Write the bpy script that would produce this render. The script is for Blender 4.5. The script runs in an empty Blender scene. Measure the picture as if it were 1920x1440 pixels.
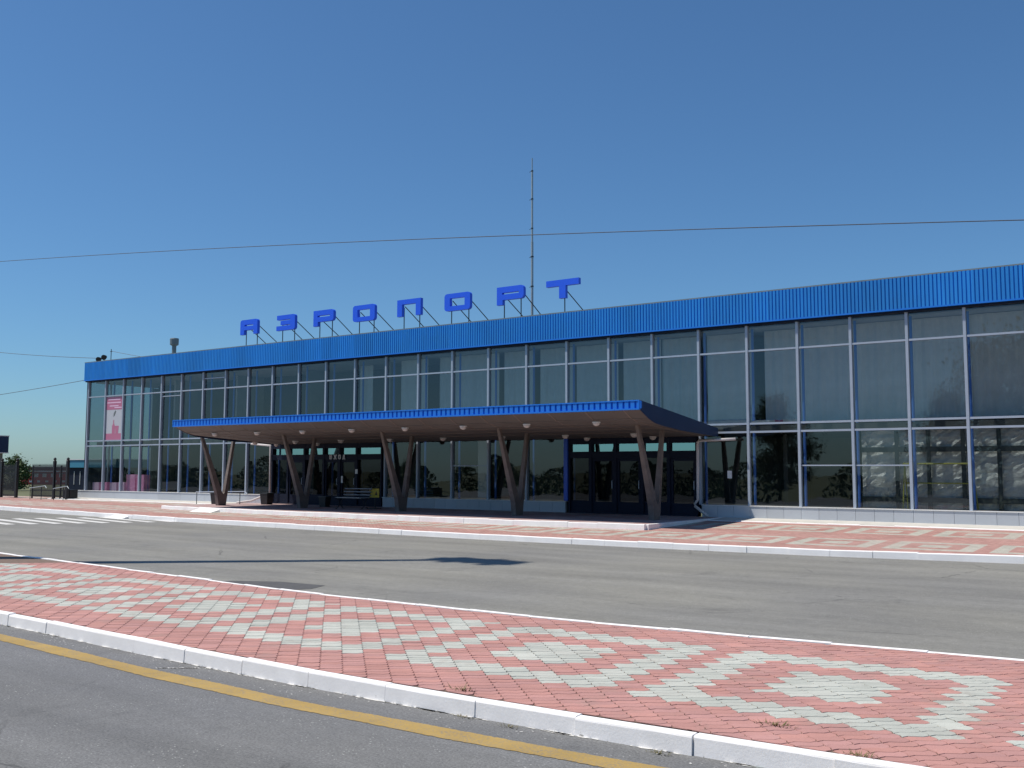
import bpy, bmesh, math, random
import numpy as np
from mathutils import Vector, Matrix, geometry
R = math.radians
rnd = random.Random(7)
sc = bpy.context.scene
col = sc.collection

# ------------------------------------------------------------------ camera
YAW, PITCH, ROLL = -0.6091, 0.0878, 0.0024
fw = Vector((math.sin(YAW)*math.cos(PITCH), math.cos(YAW)*math.cos(PITCH), math.sin(PITCH)))
rt = Vector((math.cos(YAW), -math.sin(YAW), 0)); up = rt.cross(fw)
rt2 = rt*math.cos(ROLL)+up*math.sin(ROLL); up2 = up*math.cos(ROLL)-rt*math.sin(ROLL)
cd = bpy.data.cameras.new('camera'); cam = bpy.data.objects.new('camera', cd); col.objects.link(cam)
cam.matrix_world = Matrix(((rt2.x, up2.x, -fw.x, 52.024), (rt2.y, up2.y, -fw.y, -32.116), (rt2.z, up2.z, -fw.z, 2.1), (0, 0, 0, 1)))
cd.sensor_width = 36; cd.lens = 1848.6/1920*36; cd.clip_start = 0.1; cd.clip_end = 3000
sc.camera = cam

# ------------------------------------------------------------------ sky, sun, exposure
SUN_DIR = Vector((-0.8, -0.6, 2.06)).normalized()          # towards the sun
ELEV = math.asin(SUN_DIR.z)
w = bpy.data.worlds.new('World'); sc.world = w; w.use_nodes = True
nt = w.node_tree; bg = nt.nodes['Background']
sky = nt.nodes.new('ShaderNodeTexSky'); sky.sky_type = 'NISHITA'; sky.sun_disc = False
sky.sun_elevation = ELEV; sky.sun_rotation = math.atan2(SUN_DIR.x, SUN_DIR.y)
sky.air_density = 1.0; sky.dust_density = 0.5; sky.ozone_density = 10.0; sky.altitude = 0
tnt = nt.nodes.new('ShaderNodeMix'); tnt.data_type = 'RGBA'; tnt.blend_type = 'MULTIPLY'; tnt.inputs[0].default_value = 1; tnt.inputs[7].default_value = (0.78, 0.96, 0.99, 1)   # clear, slightly cyan air
nt.links.new(sky.outputs[0], tnt.inputs[6]); nt.links.new(tnt.outputs[2], bg.inputs[0]); bg.inputs[1].default_value = 0.107
sl = bpy.data.lights.new('sun', 'SUN'); sl.energy = 4.7; sl.angle = R(0.5); sl.color = (1, 0.935, 0.845)
so = bpy.data.objects.new('sun', sl); col.objects.link(so)
so.rotation_euler = (-SUN_DIR).to_track_quat('-Z', 'Y').to_euler(); so.location = (40, -20, 60)
vs = sc.view_settings; vs.view_transform = 'Standard'; vs.look = 'None'; vs.gamma = 1; vs.exposure = 0.0
cy = sc.cycles; cy.max_bounces = 8; cy.transparent_max_bounces = 16; cy.caustics_reflective = False; cy.caustics_refractive = False

# ------------------------------------------------------------------ materials
def mat(name, c, rough=0.6, metal=0.0, spec=0.5, var=0.0, vscale=3.0, bump=0.0, bscale=40.0, island=0.0):
    m = bpy.data.materials.new(name); m.use_nodes = True
    t = m.node_tree; b = t.nodes['Principled BSDF']
    b.inputs['Base Color'].default_value = (*c, 1); b.inputs['Roughness'].default_value = rough
    b.inputs['Metallic'].default_value = metal; b.inputs['Specular IOR Level'].default_value = spec
    N = t.nodes.new; L = t.links.new
    if var or island or bump:
        tc = N('ShaderNodeTexCoord')
    last = None
    if var:
        n = N('ShaderNodeTexNoise'); n.inputs['Scale'].default_value = vscale; n.inputs['Detail'].default_value = 6; n.inputs['Roughness'].default_value = 0.65
        L(tc.outputs['Object'], n.inputs['Vector'])
        mr = N('ShaderNodeMapRange'); mr.inputs[1].default_value = 0.25; mr.inputs[2].default_value = 0.75
        mr.inputs[3].default_value = 1-var; mr.inputs[4].default_value = 1+var
        L(n.outputs['Fac'], mr.inputs[0]); last = mr.outputs[0]
    if island:
        g = N('ShaderNodeNewGeometry'); mr2 = N('ShaderNodeMapRange'); mr2.inputs[3].default_value = 1-island; mr2.inputs[4].default_value = 1+island
        L(g.outputs['Random Per Island'], mr2.inputs[0])
        if last:
            mm = N('ShaderNodeMath'); mm.operation = 'MULTIPLY'; L(last, mm.inputs[0]); L(mr2.outputs[0], mm.inputs[1]); last = mm.outputs[0]
        else: last = mr2.outputs[0]
    if last:
        vm = N('ShaderNodeVectorMath'); vm.operation = 'SCALE'; vm.inputs[0].default_value = c
        L(last, vm.inputs['Scale']); L(vm.outputs[0], b.inputs['Base Color'])
    if bump:
        n2 = N('ShaderNodeTexNoise'); n2.inputs['Scale'].default_value = bscale; n2.inputs['Detail'].default_value = 5
        L(tc.outputs['Object'], n2.inputs['Vector'])
        bp = N('ShaderNodeBump'); bp.inputs['Strength'].default_value = bump; bp.inputs['Distance'].default_value = 0.02
        L(n2.outputs['Fac'], bp.inputs['Height']); L(bp.outputs[0], b.inputs['Normal'])
    return m

class NT:
    """small helper for longer node trees"""
    def __init__(s, name):
        s.m = bpy.data.materials.new(name); s.m.use_nodes = True; s.t = s.m.node_tree
        s.b = s.t.nodes['Principled BSDF']; s.tc = s.n('ShaderNodeTexCoord')
        s.o = s.tc.outputs['Object']
    def n(s, k): return s.t.nodes.new(k)
    def set(s, i, v):
        if hasattr(v, 'default_value') or isinstance(v, bpy.types.NodeSocket): s.t.links.new(v, i)
        else: i.default_value = v
    def noise(s, scale, detail=5, rough=0.6, vec=None, dist=0):
        n = s.n('ShaderNodeTexNoise'); n.inputs['Scale'].default_value = scale; n.inputs['Detail'].default_value = detail
        n.inputs['Roughness'].default_value = rough; n.inputs['Distortion'].default_value = dist
        s.t.links.new(vec or s.o, n.inputs['Vector']); return n.outputs['Fac']
    def rng(s, v, a, b, c=0.0, d=1.0):
        r = s.n('ShaderNodeMapRange'); s.t.links.new(v, r.inputs[0])
        for i, x in zip((1, 2, 3, 4), (a, b, c, d)): r.inputs[i].default_value = x
        return r.outputs[0]
    def math(s, op, a, b=0.0, c=None):
        r = s.n('ShaderNodeMath'); r.operation = op; s.set(r.inputs[0], a); s.set(r.inputs[1], b)
        if c is not None: s.set(r.inputs[2], c)
        return r.outputs[0]
    def mix(s, f, a, b):
        r = s.n('ShaderNodeMix'); r.data_type = 'RGBA'; s.set(r.inputs[0], f)
        for i, x in ((6, a), (7, b)):
            if isinstance(x, bpy.types.NodeSocket): s.t.links.new(x, r.inputs[i])
            else: r.inputs[i].default_value = (*x, 1)
        return r.outputs[2]
    def scale(s, c, f):
        r = s.n('ShaderNodeVectorMath'); r.operation = 'SCALE'
        if isinstance(c, bpy.types.NodeSocket): s.t.links.new(c, r.inputs[0])
        else: r.inputs[0].default_value = c
        s.set(r.inputs['Scale'], f); return r.outputs[0]
    def mapv(s, sx, sy, sz, rz=0):
        r = s.n('ShaderNodeMapping'); r.inputs['Scale'].default_value = (sx, sy, sz); r.inputs['Rotation'].default_value = (0, 0, rz)
        s.t.links.new(s.o, r.inputs['Vector']); return r.outputs[0]
    def xyz(s, v=None):
        r = s.n('ShaderNodeSeparateXYZ'); s.t.links.new(v or s.o, r.inputs[0]); return r.outputs
    def vor(s, scale, feature='F1', out='Distance', vec=None):
        r = s.n('ShaderNodeTexVoronoi'); r.feature = feature; r.inputs['Scale'].default_value = scale
        s.t.links.new(vec or s.o, r.inputs['Vector']); return r.outputs[out]
    def bump(s, h, st=0.3, d=0.02):
        r = s.n('ShaderNodeBump'); r.inputs['Strength'].default_value = st; r.inputs['Distance'].default_value = d
        s.t.links.new(h, r.inputs['Height']); s.t.links.new(r.outputs[0], s.b.inputs['Normal'])
    def out(s, c, rough=0.8, spec=0.3):
        if isinstance(c, bpy.types.NodeSocket): s.t.links.new(c, s.b.inputs['Base Color'])
        else: s.b.inputs['Base Color'].default_value = (*c, 1)
        s.set(s.b.inputs['Roughness'], rough); s.b.inputs['Specular IOR Level'].default_value = spec
        return s.m

def asphalt(name, base, warm, speck):
    a = NT(name)
    big = a.noise(0.22, 4, 0.6); streak = a.noise(1.0, 5, 0.6, a.mapv(0.16, 1.1, 1, R(-6)))
    fine = a.noise(48, 6, 0.85); mid = a.noise(9, 5, 0.7)
    c = a.mix(a.rng(big, 0.35, 0.65), base, warm)
    f = a.math('MULTIPLY', a.rng(streak, 0.3, 0.7, 0.80, 1.12), a.rng(mid, 0.3, 0.7, 0.9, 1.1))
    f = a.math('MULTIPLY', f, a.rng(fine, 0.34, 0.66, 1-speck, 1+speck))
    c = a.scale(c, f)
    sp = a.vor(22.0); sp2 = a.noise(2.0, 3)
    spots = a.math('MULTIPLY', a.rng(sp, 0.17, 0.10), a.rng(sp2, 0.50, 0.56))
    c = a.mix(spots, c, (0.42, 0.42, 0.40))
    dk = a.rng(a.noise(0.55, 6, 0.7, None, 0.6), 0.6, 0.72, 0, 0.35)
    c = a.mix(dk, c, (0.06, 0.06, 0.06))
    # cracks
    cr = a.vor(0.33, 'DISTANCE_TO_EDGE', 'Distance', None)
    wob = a.math('ADD', cr, a.rng(a.noise(2.5, 5), 0, 1, -0.03, 0.03))
    ck = a.rng(a.math('ABSOLUTE', wob), 0.0, 0.006, 0.55, 0)
    ck = a.math('MULTIPLY', ck, a.rng(a.noise(0.3, 2), 0.5, 0.6))
    c = a.mix(ck, c, (0.03, 0.03, 0.03))
    a.bump(fine, 0.35, 0.01)
    return a.out(c, 0.85, 0.25)

M = {}
M['asphalt'] = asphalt('asphalt', (0.205, 0.202, 0.188), (0.235, 0.229, 0.202), 0.22)
M['asphalt_near'] = asphalt('asphalt_near', (0.165, 0.167, 0.170), (0.182, 0.182, 0.176), 0.5)
M['patch'] = mat('asphalt_patch', (0.085, 0.085, 0.085), 0.9, var=0.2, vscale=8, bump=0.3, bscale=120)
M['mortar'] = mat('mortar', (0.17, 0.12, 0.09), 0.95, var=0.3, vscale=12)
def paver(name, c, c2, isl):
    a = NT(name); g = a.n('ShaderNodeNewGeometry').outputs['Random Per Island']
    col_ = a.mix(g, c, c2)
    f = a.math('MULTIPLY', a.rng(a.noise(1.1, 5, 0.65), 0.3, 0.7, 0.86, 1.1), a.rng(a.noise(60, 4, 0.7), 0.3, 0.7, 0.9, 1.1))
    g2 = a.math('FRACT', a.math('MULTIPLY', g, 37.7)); f = a.math('MULTIPLY', f, a.rng(g2, 0, 1, 1-isl, 1+isl))
    cc = a.scale(col_, f)
    st = a.rng(a.noise(1.6, 7, 0.75, None, 0.5), 0.54, 0.74, 0, 0.5)
    cc = a.mix(st, cc, (0.30, 0.25, 0.21))
    cc = a.mix(a.rng(a.noise(9, 6, 0.8), 0.60, 0.70, 0, 0.4), cc, (0.16, 0.12, 0.10))
    a.bump(a.noise(90, 4, 0.7), 0.25, 0.006)
    return a.out(cc, 0.85, 0.3)
M['paver_pink'] = paver('paver_pink', (0.475, 0.242, 0.205), (0.44, 0.238, 0.215), 0.08)
M['paver_grey'] = paver('paver_grey', (0.43, 0.445, 0.395), (0.49, 0.495, 0.44), 0.06)

def whitepaint(name, chip):
    a = NT(name)
    n = a.noise(7, 7, 0.72); z = a.xyz()[2]
    low = a.rng(z, 0.0, 0.1, 0.16, 0.0)
    k = a.rng(a.math('ADD', n, a.math('MULTIPLY', low, chip)), 0.76, 0.80)
    c = a.mix(k, (0.92, 0.90, 0.88), (0.36, 0.35, 0.33))
    c = a.scale(c, a.rng(a.noise(1.7, 6, 0.7), 0.3, 0.7, 0.9, 1.04))
    a.bump(a.noise(45, 5), 0.2, 0.01)
    return a.out(c, 0.75, 0.3)
M['kerb_white'] = whitepaint('kerb_white', 1.0)
M['kerb_clean'] = whitepaint('kerb_white_clean', 0.2)
M['pale_concrete'] = mat('pale_concrete', (0.55, 0.53, 0.48), 0.9, var=0.12, vscale=2.5, bump=0.3, bscale=60)
# plaza paving: pink field with rows of nested grey squares
def plaza_mat():
    a = NT('plaza_paving')
    X, Y, Z = a.xyz()
    def wr(v, off, per):
        s = a.math('SUBTRACT', v, off); s = a.math('DIVIDE', s, per); s = a.math('ADD', s, 0.5)
        s = a.math('FRACT', s); s = a.math('SUBTRACT', s, 0.5); s = a.math('MULTIPLY', s, per); return a.math('ABSOLUTE', s)
    # stair-step: snap to paver size
    sx = a.math('MULTIPLY', a.math('FLOOR', a.math('DIVIDE', X, 0.11)), 0.11)
    sy = a.math('MULTIPLY', a.math('FLOOR', a.math('DIVIDE', Y, 0.11)), 0.11)
    # rows follow the kerb, which bends slightly
    bend = a.rng(X, -10, 36, 3.2, 0.0)
    yy = a.math('SUBTRACT', sy, bend)
    def row(y0, x0):
        dx = wr(sx, x0, 2.31); dy = a.math('ABSOLUTE', a.math('SUBTRACT', yy, y0))
        d = a.math('MAXIMUM', dx, dy)
        ring = a.math('MULTIPLY', a.math('GREATER_THAN', d, 0.68), a.math('LESS_THAN', d, 1.0))
        ins = a.math('LESS_THAN', d, 0.36)
        return a.math('MAXIMUM', ring, ins)
    k = a.math('MAXIMUM', row(-7.1, 46.7), row(-3.35, 47.0))
    # joints and per-brick tint
    bx = a.n('ShaderNodeTexBrick'); bx.inputs['Scale'].default_value = 1; bx.inputs['Brick Width'].default_value = 0.225; bx.inputs['Row Height'].default_value = 0.1125
    bx.inputs['Mortar Size'].default_value = 0.004; bx.inputs['Color1'].default_value = (0.86, 0.86, 0.86, 1); bx.inputs['Color2'].default_value = (1.08, 1.08, 1.08, 1); bx.inputs['Mortar'].default_value = (0.55, 0.5, 0.5, 1)
    a.t.links.new(a.mapv(1, 1, 1, R(45)), bx.inputs['Vector'])
    c = a.mix(k, (0.43, 0.245, 0.21), (0.45, 0.435, 0.37))
    mul = a.n('ShaderNodeMix'); mul.data_type = 'RGBA'; mul.blend_type = 'MULTIPLY'; mul.inputs[0].default_value = 1
    a.t.links.new(c, mul.inputs[6]); a.t.links.new(bx.outputs['Color'], mul.inputs[7])
    c = a.scale(mul.outputs[2], a.rng(a.noise(0.7, 6, 0.7), 0.3, 0.7, 0.85, 1.12))
    c = a.mix(a.rng(a.noise(0.35, 5, 0.7), 0.48, 0.68, 0, 0.45), c, (0.36, 0.28, 0.25))
    return a.out(c, 0.88, 0.25)
M['plaza'] = plaza_mat()
M['road_paint'] = mat('road_paint', (0.62, 0.61, 0.58), 0.8, var=0.15, vscale=6)
def yellow():
    a = NT('yellow_road_paint')
    k = a.rng(a.noise(42, 7, 0.8), 0.47, 0.60); k2 = a.rng(a.noise(3.2, 5, 0.7), 0.38, 0.64, 0.15, 0.9)
    c = a.mix(a.math('MULTIPLY', k, k2), (0.40, 0.27, 0.085), (0.19, 0.185, 0.175))
    c = a.scale(c, a.rng(a.noise(1.3, 4), 0.3, 0.7, 0.85, 1.15))
    a.bump(a.noise(130, 3), 0.3, 0.008)
    return a.out(c, 0.85, 0.25)
M['yellow'] = yellow()
M['grass'] = mat('dry_grass', (0.11, 0.115, 0.05), 0.95, var=0.5, vscale=0.25)
def bluesheet():
    a = NT('blue_sheet_metal')
    f = a.math('MULTIPLY', a.rng(a.noise(1.0, 6, 0.7, a.mapv(0.55, 0.55, 0.16)), 0.3, 0.7, 0.84, 1.10), a.rng(a.noise(1.0, 5, 0.7, a.mapv(9, 9, 0.35)), 0.35, 0.65, 0.90, 1.05))
    pn = a.n('ShaderNodeTexWhiteNoise'); pn.noise_dimensions = '1D'
    a.t.links.new(a.math('FLOOR', a.math('DIVIDE', a.xyz()[0], 1.06)), pn.inputs['W'])     # sheet to sheet tone
    f = a.math('MULTIPLY', f, a.rng(pn.outputs['Value'], 0, 1, 0.93, 1.06))
    c = a.mix(a.rng(a.noise(0.5, 5, 0.7), 0.45, 0.7, 0, 0.35), (0.018, 0.25, 0.72), (0.03, 0.24, 0.56))
    c = a.mix(a.rng(a.noise(1.0, 6, 0.75, a.mapv(6, 6, 0.5)), 0.62, 0.75, 0, 0.25), c, (0.10, 0.16, 0.24))
    a.b.inputs['Roughness'].default_value = 0.42
    return a.out(a.scale(c, f), 0.45, 0.45)
M['blue_sheet'] = bluesheet()
M['blue_trim'] = mat('blue_trim', (0.014, 0.19, 0.72), 0.4)
M['navy_sheet'] = mat('navy_sheet', (0.006, 0.024, 0.078), 0.45, var=0.1, vscale=1)
M['sign_blue'] = mat('sign_blue', (0.018, 0.12, 0.86), 0.45, var=0.06, vscale=1.5)
M['grey_cap'] = mat('grey_cap', (0.20, 0.24, 0.25), 0.55, metal=0.3, var=0.2, vscale=3)
M['alu'] = mat('aluminium', (0.38, 0.44, 0.52), 0.45, metal=0.1, var=0.08, vscale=2)
M['steel_blue'] = mat('inner_blue_steel', (0.09, 0.23, 0.70), 0.5)
M['plinth'] = mat('plinth_tile', (0.47, 0.50, 0.54), 0.45, var=0.05, vscale=1.2, island=0.06)
M['soffit'] = mat('soffit_board', (0.135, 0.120, 0.113), 0.7, var=0.14, vscale=1.3)
M['soffit_strip'] = mat('soffit_strip', (0.25, 0.20, 0.175), 0.6)
M['concrete_leg'] = mat('painted_concrete', (0.165, 0.135, 0.12), 0.75, var=0.4, vscale=2.2, bump=0.4, bscale=25)
M['frame_dark'] = mat('dark_blue_frame', (0.007, 0.012, 0.030), 0.65, spec=0.25, var=0.1, vscale=2)
M['frame_bright'] = mat('bright_blue_frame', (0.015, 0.09, 0.55), 0.4)
M['pipe_white'] = mat('white_pipe', (0.62, 0.57, 0.55), 0.5, var=0.12, vscale=4)
M['int_wall'] = mat('interior_wall', (0.42, 0.44, 0.43), 0.9, var=0.15, vscale=0.6)
M['int_dark'] = mat('interior_dark', (0.10, 0.105, 0.105), 0.9, var=0.2, vscale=0.5)
M['int_floor'] = mat('interior_floor', (0.30, 0.29, 0.27), 0.4, var=0.1, vscale=1)
M['int_deep'] = mat('interior_brown', (0.055, 0.05, 0.05), 0.9, var=0.3, vscale=0.8)
M['curtain'] = mat('curtain', (0.80, 0.82, 0.79), 0.9, var=0.1, vscale=2)
M['black'] = mat('black_iron', (0.012, 0.012, 0.014), 0.5, var=0.2, vscale=5)
M['dark_metal'] = mat('dark_metal', (0.05, 0.06, 0.065), 0.5, metal=0.3)
M['galv'] = mat('galvanised', (0.36, 0.42, 0.44), 0.5, metal=0.4, var=0.15, vscale=4)
M['white'] = mat('white_enamel', (0.75, 0.75, 0.74), 0.4)
M['lampglass'] = mat('lamp_glass', (0.62, 0.57, 0.54), 0.25)
M['pink'] = mat('pink_board', (0.85, 0.34, 0.55), 0.5, island=0.15)
M['pink_pale'] = mat('pale_pink_board', (0.80, 0.55, 0.70), 0.5)
M['poster_white'] = mat('poster_white', (0.52, 0.54, 0.57), 0.5)
M['poster_pink'] = mat('poster_pink', (0.50, 0.17, 0.27), 0.5)
M['poster_grey'] = mat('poster_grey', (0.16, 0.18, 0.18), 0.5)
M['wood'] = mat('bench_slat', (0.30, 0.31, 0.32), 0.25, spec=0.6, var=0.2, vscale=4)
M['yellow_board'] = mat('yellow_board', (0.55, 0.40, 0.03), 0.5, var=0.12, vscale=3)
M['yellow_pipe'] = mat('yellow_pipe', (0.42, 0.40, 0.08), 0.5)
M['red_wall'] = mat('red_wall', (0.62, 0.06, 0.055), 0.8, var=0.25, vscale=0.8)
M['maroon'] = mat('maroon', (0.12, 0.03, 0.035), 0.8)
M['grey_wall'] = mat('grey_green_wall', (0.16, 0.19, 0.18), 0.8, var=0.1, vscale=1)
M['teal_roof'] = mat('teal_roof', (0.05, 0.24, 0.36), 0.5)
M['wire'] = mat('black_wire', (0.10, 0.105, 0.115), 0.6)
M['bark'] = mat('bark', (0.09, 0.07, 0.05), 0.9, var=0.3, vscale=8)
def leafm(name, c1, c2):
    a = NT(name); g = a.n('ShaderNodeNewGeometry').outputs['Random Per Island']
    a.b.inputs['Subsurface Weight'].default_value = 0.0
    return a.out(a.mix(g, c1, c2), 0.6, 0.3)
M['leaf'] = leafm('leaf', (0.035, 0.06, 0.016), (0.075, 0.12, 0.035))
M['weed'] = leafm('weed', (0.09, 0.10, 0.03), (0.20, 0.15, 0.06))
def foil():
    a = NT('foil'); n1 = a.noise(8, 6, 0.75, a.mapv(0.45, 1, 1.6), 0.8)
    a.bump(n1, 0.6, 0.07)
    a.b.inputs['Metallic'].default_value = 0.15
    return a.out(a.mix(a.rng(a.noise(2.5, 5, 0.7), 0.35, 0.65), (0.48, 0.48, 0.45), (0.68, 0.67, 0.63)), 0.30, 0.5)
M['foil'] = foil()
def glass(name, tint, rcol, ior, wav):
    m = bpy.data.materials.new(name); m.use_nodes = True; t = m.node_tree
    t.nodes.remove(t.nodes['Principled BSDF']); o = t.nodes['Material Output']
    tr = t.nodes.new('ShaderNodeBsdfTransparent'); tr.inputs[0].default_value = (*tint, 1)
    gl = t.nodes.new('ShaderNodeBsdfGlossy'); gl.inputs['Roughness'].default_value = 0.012; gl.inputs[0].default_value = (*rcol, 1)
    # thin pane: the same reflectance from either side (Schlick)
    ge = t.nodes.new('ShaderNodeNewGeometry'); dt = t.nodes.new('ShaderNodeVectorMath'); dt.operation = 'DOT_PRODUCT'
    t.links.new(ge.outputs['Incoming'], dt.inputs[0]); t.links.new(ge.outputs['Normal'], dt.inputs[1])
    def mth(op, a, b):
        q = t.nodes.new('ShaderNodeMath'); q.operation = op
        for k, v in enumerate((a, b)):
            if isinstance(v, bpy.types.NodeSocket): t.links.new(v, q.inputs[k])
            else: q.inputs[k].default_value = v
        return q.outputs[0]
    f0 = ((ior-1)/(ior+1))**2
    fr_ = mth('ADD', mth('MULTIPLY', mth('POWER', mth('SUBTRACT', 1.0, mth('ABSOLUTE', dt.outputs['Value'], 0)), 5), 1-f0), f0)
    mx = t.nodes.new('ShaderNodeMixShader')
    tc = t.nodes.new('ShaderNodeTexCoord'); n = t.nodes.new('ShaderNodeTexNoise'); n.inputs['Scale'].default_value = 0.9; n.inputs['Detail'].default_value = 2
    t.links.new(tc.outputs['Object'], n.inputs['Vector'])
    b = t.nodes.new('ShaderNodeBump'); b.inputs['Strength'].default_value = wav; b.inputs['Distance'].default_value = 0.02
    t.links.new(n.outputs['Fac'], b.inputs['Height']); t.links.new(b.outputs[0], gl.inputs['Normal'])
    t.links.new(fr_, mx.inputs[0]); t.links.new(tr.outputs[0], mx.inputs[1]); t.links.new(gl.outputs[0], mx.inputs[2]); t.links.new(mx.outputs[0], o.inputs[0])
    return m
M['glass'] = glass('window_glass', (0.62, 0.67, 0.68), (0.88, 0.96, 1.0), 1.8, 0.10)
M['glass_dark'] = glass('door_glass', (0.40, 0.43, 0.45), (0.8, 0.85, 0.9), 1.45, 0.1)
M['glass_teal'] = glass('teal_transom_glass', (0.25, 0.40, 0.42), (0.55, 0.92, 0.98), 5.0, 0.05)

# ------------------------------------------------------------------ mesh helpers
class MB:
    def __init__(s): s.v = []; s.f = []; s.mi = []
    def add(s, vs, fs, mi=0):
        o = len(s.v); s.v += [tuple(x) for x in vs]; s.f += [tuple(i+o for i in f) for f in fs]; s.mi += [mi]*len(fs); return s
    def box(s, x0, x1, y0, y1, z0, z1, mi=0):
        return s.add([(x0, y0, z0), (x1, y0, z0), (x1, y1, z0), (x0, y1, z0), (x0, y0, z1), (x1, y0, z1), (x1, y1, z1), (x0, y1, z1)],
                     [(0, 3, 2, 1), (4, 5, 6, 7), (0, 1, 5, 4), (1, 2, 6, 5), (2, 3, 7, 6), (3, 0, 4, 7)], mi)
    def bar(s, p, q, w, h=None, ref=(0, 0, 1), mi=0, w2=None, h2=None):
        p, q = Vector(p), Vector(q); d = (q-p).normalized(); h = h or w; w2 = w2 or w; h2 = h2 or h
        r = Vector(ref); a = d.cross(r)
        if a.length < 1e-4: a = d.cross(Vector((0, 1, 0)))
        a.normalize(); b = a.cross(d)
        vs = [p-a*w/2-b*h/2, p+a*w/2-b*h/2, p+a*w/2+b*h/2, p-a*w/2+b*h/2, q-a*w2/2-b*h2/2, q+a*w2/2-b*h2/2, q+a*w2/2+b*h2/2, q-a*w2/2+b*h2/2]
        return s.add(vs, [(0, 3, 2, 1), (4, 5, 6, 7), (0, 1, 5, 4), (1, 2, 6, 5), (2, 3, 7, 6), (3, 0, 4, 7)], mi)
    def tube(s, pts, r, n=8, mi=0, r2=None, cap=True):
        pts = [Vector(p) for p in pts]; m = len(pts); vs = []; fs = []
        for i, p in enumerate(pts):
            d = (pts[min(i+1, m-1)]-pts[max(i-1, 0)]).normalized()
            a = d.cross(Vector((0.13, 0.31, 0.94)));
            if a.length < 1e-3: a = d.cross(Vector((1, 0, 0)))
            a.normalize(); b = d.cross(a); rr = r if r2 is None else r+(r2-r)*i/(m-1)
            vs += [p+(a*math.cos(k*2*math.pi/n)+b*math.sin(k*2*math.pi/n))*rr for k in range(n)]
        for i in range(m-1):
            for k in range(n):
                k2 = (k+1) % n; fs.append((i*n+k, i*n+k2, (i+1)*n+k2, (i+1)*n+k))
        if cap: fs += [tuple(range(n))[::-1], tuple(range((m-1)*n, m*n))]
        return s.add(vs, fs, mi)
    def lathe(s, c, prof, n=16, mi=0):
        vs = []; fs = []; m = len(prof)
        for r, z in prof: vs += [(c[0]+r*math.cos(k*2*math.pi/n), c[1]+r*math.sin(k*2*math.pi/n), c[2]+z) for k in range(n)]
        for i in range(m-1):
            for k in range(n):
                k2 = (k+1) % n; fs.append((i*n+k, i*n+k2, (i+1)*n+k2, (i+1)*n+k))
        fs += [tuple(range(n))[::-1], tuple(range((m-1)*n, m*n))]
        return s.add(vs, fs, mi)
    def plate(s, outer, holes, y0, y1, org=(0, 0, 0), mi=0):
        """outline in x,z extruded from y0 (front) to y1 (back)"""
        loops = [outer]+list(holes); flat = [p for l in loops for p in l]; n = len(flat)
        tris = geometry.tessellate_polygon([[Vector((p[0], p[1], 0)) for p in l] for l in loops])
        vs = [(org[0]+p[0], org[1]+y0, org[2]+p[1]) for p in flat]+[(org[0]+p[0], org[1]+y1, org[2]+p[1]) for p in flat]
        fs = [tuple(t) for t in tris]+[tuple(i+n for i in t)[::-1] for t in tris]; o = 0
        for l in loops:
            k = len(l)
            for i in range(k): j = (i+1) % k; fs.append((o+i, o+j, o+j+n, o+i+n))
            o += k
        return s.add(vs, fs, mi)
    def build(s, name, mats, parent=None, loc=None, fix=True, smooth=False, bevel=0):
        me = bpy.data.meshes.new(name)
        o0 = Vector(loc) if loc is not None else Vector((0, 0, 0))
        me.from_pydata([tuple(Vector(v)-o0) for v in s.v], [], s.f)
        for m in (mats if isinstance(mats, (list, tuple)) else [mats]): me.materials.append(m)
        me.polygons.foreach_set('material_index', s.mi)
        if fix:
            b = bmesh.new(); b.from_mesh(me); bmesh.ops.recalc_face_normals(b, faces=b.faces)
            if bevel: bmesh.ops.bevel(b, geom=b.edges[:], offset=bevel, segments=2, affect='EDGES', clamp_overlap=True)
            b.to_mesh(me); b.free()
        if smooth:
            me.polygons.foreach_set('use_smooth', [True]*len(me.polygons))
        o = bpy.data.objects.new(name, me); col.objects.link(o); o.location = o0
        if parent: o.parent = parent; o.location = o0-world_of(parent)
        return o
def world_of(o):
    l = Vector(o.location)
    while o.parent: o = o.parent; l += o.location
    return l
def tag(o, label, cat, group=None):
    o['label'] = label; o['category'] = cat
    if group: o['group'] = group
    return o
def thing(name, label, cat, loc=(0, 0, 0), group=None):
    o = bpy.data.objects.new(name, None); col.objects.link(o); o.location = loc; o.empty_display_size = 0.2
    return tag(o, label, cat, group)
def struct(mb, name, m, kind='structure', **k):
    o = mb.build(name, m, **k); o['kind'] = kind; return o

# ------------------------------------------------------------------ ground lines (world metres)
def line(pts):
    xs, ys = zip(*pts)
    xs = np.array(xs, float); ys = np.array(ys, float)
    xx = np.arange(xs[0], xs[-1]+1e-6, 0.25); yy = np.interp(xx, xs, ys)
    k = np.ones(13)/13; yp = np.pad(yy, 6, mode='edge'); ys2 = np.convolve(yp, k, 'valid')
    return lambda x: float(np.interp(x, xx, ys2))
NEAR = line([(-60, -23.0), (30, -24.5), (38, -24.74), (40, -24.86), (42, -25.0), (45, -25.12), (48, -25.1), (51, -25.0), (64, -24.9), (90, -24.9)])
ISLF = line([(-60, -12.5), (20, -18.9), (29, -19.88), (32.5, -20.15), (36.4, -20.55), (39.2, -20.84), (41, -20.95), (44.1, -21.0), (46.7, -20.88), (50.4, -20.5), (64, -20.0), (90, -19.6)])
FARK = line([(-60, -2.0), (-14, -4.9), (4, -6.9), (12, -7.75), (20, -8.45), (29, -8.95), (35, -9.2), (41, -9.12), (45, -8.9), (49, -8.3), (60, -7.4), (90, -6.5)])
YEL = line([(-60, -23.6), (30, -25.1), (39.5, -25.42), (43.3, -25.72), (46, -25.80), (48.4, -25.70), (52, -25.6), (90, -25.5)])
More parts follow.
